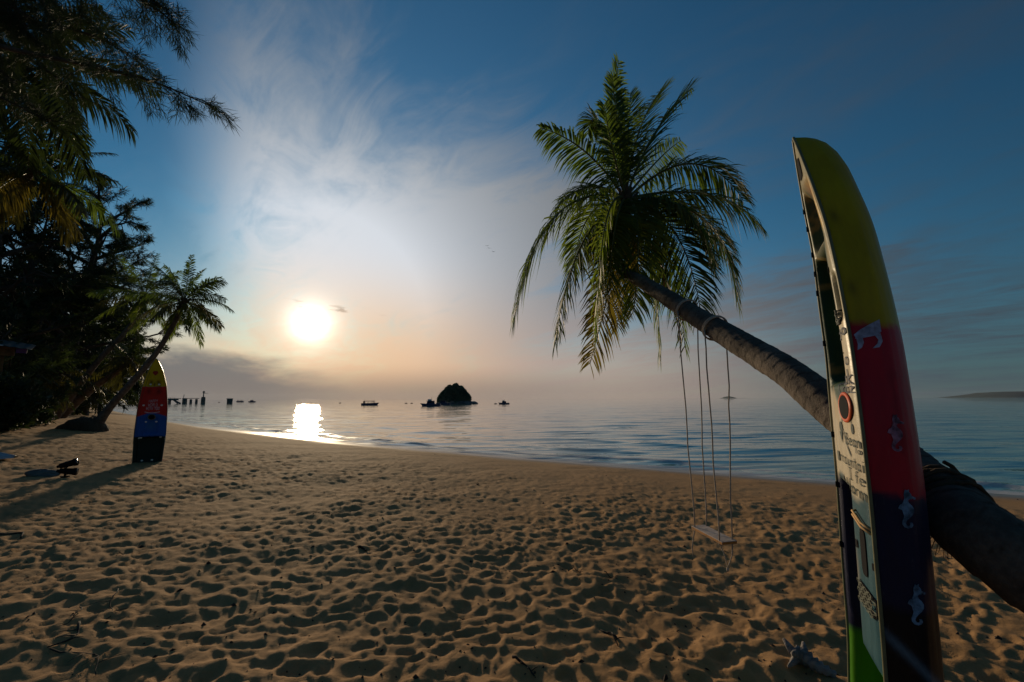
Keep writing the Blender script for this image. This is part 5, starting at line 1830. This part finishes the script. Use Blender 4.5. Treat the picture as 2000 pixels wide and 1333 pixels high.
def driftwood():
    P = [on_sand(1548, 1296), on_sand(1572, 1304), on_sand(1600, 1318), on_sand(1634, 1328)]
    root = empty("driftwood", P[1])
    o = np.array(root.location)
    Q = [np.array(p) - o + [0, 0, h] for p, h in zip(P, (0.035, 0.055, 0.04, 0.012))]
    C = catmull(Q, 26)
    rad = [0.035 + 0.03 * math.sin(min(1, i / 9) * 2.2) - 0.035 * max(0, (i - 9) / 16) for i in range(26)]
    rad = [max(0.006, 0.72 * r * (1 + 0.22 * math.sin(i * 1.9) + 0.1 * math.sin(i * 4.3))) for i, r in enumerate(rad)]
    MB().tube(C, rad, 14, jitter=0.16, seed=2).build("log", M_DRIFT, root)
    for k, (i, d) in enumerate(((3, (-0.05, -0.06, 0.04)), (6, (-0.10, -0.05, -0.03)), (9, (0.03, 0.06, 0.05)), (2, (-0.03, 0.05, 0.06)))):
        p = C[i]
        MB().tube([p, p + np.array(d) * 0.6, p + np.array(d) * 1.1], [0.028, 0.02, 0.008], 8, jitter=0.2, seed=k).build("knot", M_DRIFT, root)
    tag(root, 'short knotted piece of bleached driftwood on the sand by the big kayak', 'driftwood')


driftwood()


def person(px, py, label, col, lean, seed):
    """seated figure on the far sand: one skinned body, clothes as its own child"""
    p = on_sand(px, py)
    root = empty("person", p, R(-60 + 30 * seed))
    J = {'pel': (0, 0, .12), 'sp': (-.05 - lean * .2, 0, .34), 'ch': (-.10 - lean * .4, 0, .52), 'nk': (-.12 - lean * .5, 0, .66), 'hd': (-.10 - lean * .5, 0, .80), 'top': (-.10 - lean * .5, 0, .88)}
    for s, k in ((1, 'l'), (-1, 'r')):
        J['hip' + k] = (.02, .10 * s, .11); J['kn' + k] = (.36, .14 * s, .42); J['an' + k] = (.62, .13 * s, .06); J['to' + k] = (.78, .14 * s, .03)
        J['sh' + k] = (-.11 - lean * .4, .19 * s, .58); J['el' + k] = (-.26 - lean * .5, .26 * s, .34); J['ha' + k] = (-.34 - lean * .6, .27 * s, .05)
    rad = {'pel': .13, 'sp': .12, 'ch': .13, 'nk': .05, 'hd': .085, 'top': .06, 'hip': .095, 'kn': .06, 'an': .04, 'to': .035, 'sh': .06, 'el': .045, 'ha': .035}
    names = list(J)
    E_ = [('pel', 'sp'), ('sp', 'ch'), ('ch', 'nk'), ('nk', 'hd'), ('hd', 'top')]
    for k in 'lr': E_ += [('pel', 'hip' + k), ('hip' + k, 'kn' + k), ('kn' + k, 'an' + k), ('an' + k, 'to' + k), ('ch', 'sh' + k), ('sh' + k, 'el' + k), ('el' + k, 'ha' + k)]
    me = bpy.data.meshes.new("body")
    me.from_pydata([J[n] for n in names], [(names.index(a), names.index(b)) for a, b in E_], [])
    o = bpy.data.objects.new("body", me); link(o, root)
    o.modifiers.new("skin", 'SKIN')
    sv = me.skin_vertices[0].data if me.skin_vertices else None
    if sv is None:
        bm = bmesh.new(); bm.from_mesh(me); bm.verts.layers.skin.verify(); bm.to_mesh(me); bm.free(); sv = me.skin_vertices[0].data
    for i, n in enumerate(names):
        r_ = rad[n] if n in rad else rad[n[:-1]]
        sv[i].radius = (r_, r_)
    sv[0].use_root = True
    o.modifiers.new("sub", 'SUBSURF').levels = 1
    o.modifiers["sub"].render_levels = 1
    me.materials.append(col)
    tag(root, label, 'person')


M_CLOTH1 = mat("dark_clothes", (0.02, 0.022, 0.03), 0.9, 0.2)
M_CLOTH2 = mat("dark_red_clothes", (0.06, 0.02, 0.02), 0.9, 0.2)
person(187, 797, 'person in dark clothes sitting on the far sand by the water, the farther of two', M_CLOTH1, 0.4, 1)
person(200, 802, 'person in dark reddish clothes sitting nearest the leaning palm trunk on the far sand', M_CLOTH2, 0.1, 2)


def twigs():
    L = [((155, 1195), (118, 1232), 0.02, 'forked dry twig lying toward the lower left'), ((225, 1165), (210, 1218), 0.0, 'thin straight twig pointing up the sand at the lower left'),
         ((150, 1225), (95, 1280), 0.03, 'long curved dark branch in the lower left corner'), ((95, 1282), (190, 1320), 0.03, 'dry branch crossing the bottom left corner'),
         ((250, 1085), (225, 1095), 0.0, 'short twig above the thin straight twig at left'), ((1175, 1228), (1205, 1262), 0.02, 'thin curved twig on the sand below the swing, left of centre'),
         ((1110, 1114), (1140, 1122), 0.0, 'upper short twig left of the swing'), ((1180, 1126), (1206, 1134), 0.0, 'reddish twig just left of the swing ropes'),
         ((1000, 1300), (1045, 1322), 0.02, 'dry twig at the bottom edge near the middle'), ((700, 1075), (716, 1079), 0.03, 'dark scrap of weed on the mid sand'), ((0, 1047), (40, 1053), 0.04, 'dark branch end at the left edge of the sand')]
    for k, (a, b, bend, lb) in enumerate(L):
        A, B = on_sand(*a), on_sand(*b)
        root_loc = (A + B) / 2
        n = 9
        d = B - A; s = Vector((-d.y, d.x, 0))
        pts = []
        for i in range(n):
            t = i / (n - 1)
            q = A + d * t + s * (bend * 6 * math.sin(t * 3.14) + 0.03 * math.sin(t * 9 + k))
            pts.append((q.x - root_loc.x, q.y - root_loc.y, gz(q.x, q.y) + 0.010 + 0.012 * math.sin(t * 5 + k) - root_loc.z))
        r0 = 0.005 + 0.004 * (k % 3 == 2) + (0.012 if k >= 9 else 0)
        mb = MB().tube(pts, [r0 * (1 - 0.6 * i / (n - 1)) for i in range(n)], 6, jitter=0.15, seed=k)
        for i in (3, 5, 6):
            q = Vector(pts[i]); e = q + Vector((s.x, s.y, 0)) * 0.22 * (-1) ** i + d * 0.12 + Vector((0, 0, 0.02))
            if k < 9: mb.tube([q, (q + e) / 2 + Vector((0, 0, 0.006)), e], [r0 * 0.5, r0 * 0.4, r0 * 0.2], 5)
        o = mb.build("twig", M_TWIGD, None, loc=root_loc)
        tag(o, lb, 'twig', 'dry twigs on the sand')
    # small dark crumbs of husk, weed and shell scattered over the sand
    rng = np.random.RandomState(12)
    n = 1500
    th = R(0) + rng.uniform(-0.95, 0.95, n); rr = np.exp(rng.uniform(math.log(2.4), math.log(18), n))
    X, Y = rr * np.sin(th), rr * np.cos(th)
    ok = shore_d(X, Y) > 1.8
    X, Y = X[ok], Y[ok]; Z = sand_z(X, Y)
    m = len(X)
    sz = rng.uniform(0.003, 0.009, m)[:, None] * (1 + 1.2 * (rng.uniform(0, 1, m) > 0.94))[:, None]
    base = np.stack([X, Y, Z], 1)
    a = rng.uniform(0, 6.28, m)
    ex = np.stack([np.cos(a), np.sin(a), np.zeros(m)], 1) * sz * rng.uniform(1.0, 2.6, (m, 1)); ey = np.stack([-np.sin(a), np.cos(a), np.zeros(m)], 1) * sz
    up = np.array([0, 0, 1.0]) * sz
    V = np.stack([base - ex, base - ey, base + ex, base + ey, base + up * 1.2], 1).reshape(-1, 3)
    i = np.arange(m)[:, None] * 5
    F = np.concatenate([i + np.array([[0, 1, 4]]), i + np.array([[1, 2, 4]]), i + np.array([[2, 3, 4]]), i + np.array([[3, 0, 4]])])
    tag(fast_mesh("beach_debris", V, F, M_TWIGD, smooth=False), 'tiny dark crumbs of husk and weed strewn over the sand', 'debris', kind='stuff')
    # sparse grass at the foot of the trees
    rng = np.random.RandomState(3)
    S = []
    for k in range(900):
        px = rng.normal(10, 26); q = on_sand(px, rng.uniform(812, 822)) if k % 30 == 0 else None
        if q is not None: c = q
        S.append((c.x + rng.normal(0, 0.5), c.y + rng.normal(0, 0.3), c.z))
    D = np.tile([0, 0, 1.0], (len(S), 1))
    V, F = needles(S, D, 4, 0.13, 0.014, 0.0, 4)
    tag(fast_mesh("beach_grass", V, F, M_FROND[1], smooth=False), 'thin patch of grass in the sand at the left edge', 'grass', kind='stuff')


twigs()


def birds():
    Y = 160.0
    for k, (px, py, lb) in enumerate(((951.5, 480.8, 'uppermost of three tiny birds gliding right of the bright clouds'), (955.5, 485.4, 'middle one of three tiny birds gliding right of the bright clouds'), (963.5, 492.2, 'lowest of three tiny birds gliding right of the bright clouds'))):
        p = at(px, py, Y)
        root = empty("bird", p, R(20 * k))
        MB().tube([(0, -0.28, 0), (0, -0.1, 0.01), (0, 0.12, 0.02), (0, 0.3, 0.03)], [0.02, 0.075, 0.07, 0.015], 7).build("body", M_TWIGD, root)
        for s_ in (-1, 1):
            mb = MB()
            prof = [(0.04, 0.12, -0.10, 0.03), (0.3, 0.13, -0.07, 0.16), (0.62, 0.06, -0.08, 0.13), (0.85, -0.06, -0.11, 0.06)]
            vs = []
            for x, y1, y0, z in prof: vs += [(s_ * x, y1, z), (s_ * x, y0, z), (s_ * x, (y1 + y0) / 2, z + 0.02)]
            fs = []
            for i in range(3):
                b = i * 3
                for q in range(3): fs.append((b + q, b + (q + 1) % 3, b + 3 + (q + 1) % 3, b + 3 + q))
            fs += [(0, 1, 2), (9, 10, 11)]
            mb.add(vs, fs); mb.build("wing", M_TWIGD, root, smooth=False)
        tag(root, lb, 'bird', 'birds gliding over the sea')


birds()



def haze():
    """thin sea air that greys the far islands"""
    m = bpy.data.materials.new("sea_air"); m.use_nodes = True
    t = m.node_tree; t.nodes.clear()
    out = t.nodes.new('ShaderNodeOutputMaterial')
    v = t.nodes.new('ShaderNodeVolumePrincipled')
    v.inputs['Color'].default_value = (0.86, 0.90, 0.95, 1)
    v.inputs['Density'].default_value = 2.0e-5
    m.cycles.homogeneous_volume = True
    v.inputs['Anisotropy'].default_value = 0.3
    t.links.new(v.outputs[0], out.inputs['Volume'])
    o = MB().box((0, 2700, 35), (13600, 8000, 82)).build("haze", m, None, smooth=False)
    tag(o, 'thin bluish sea haze over the whole bay', None, kind='stuff')


haze()
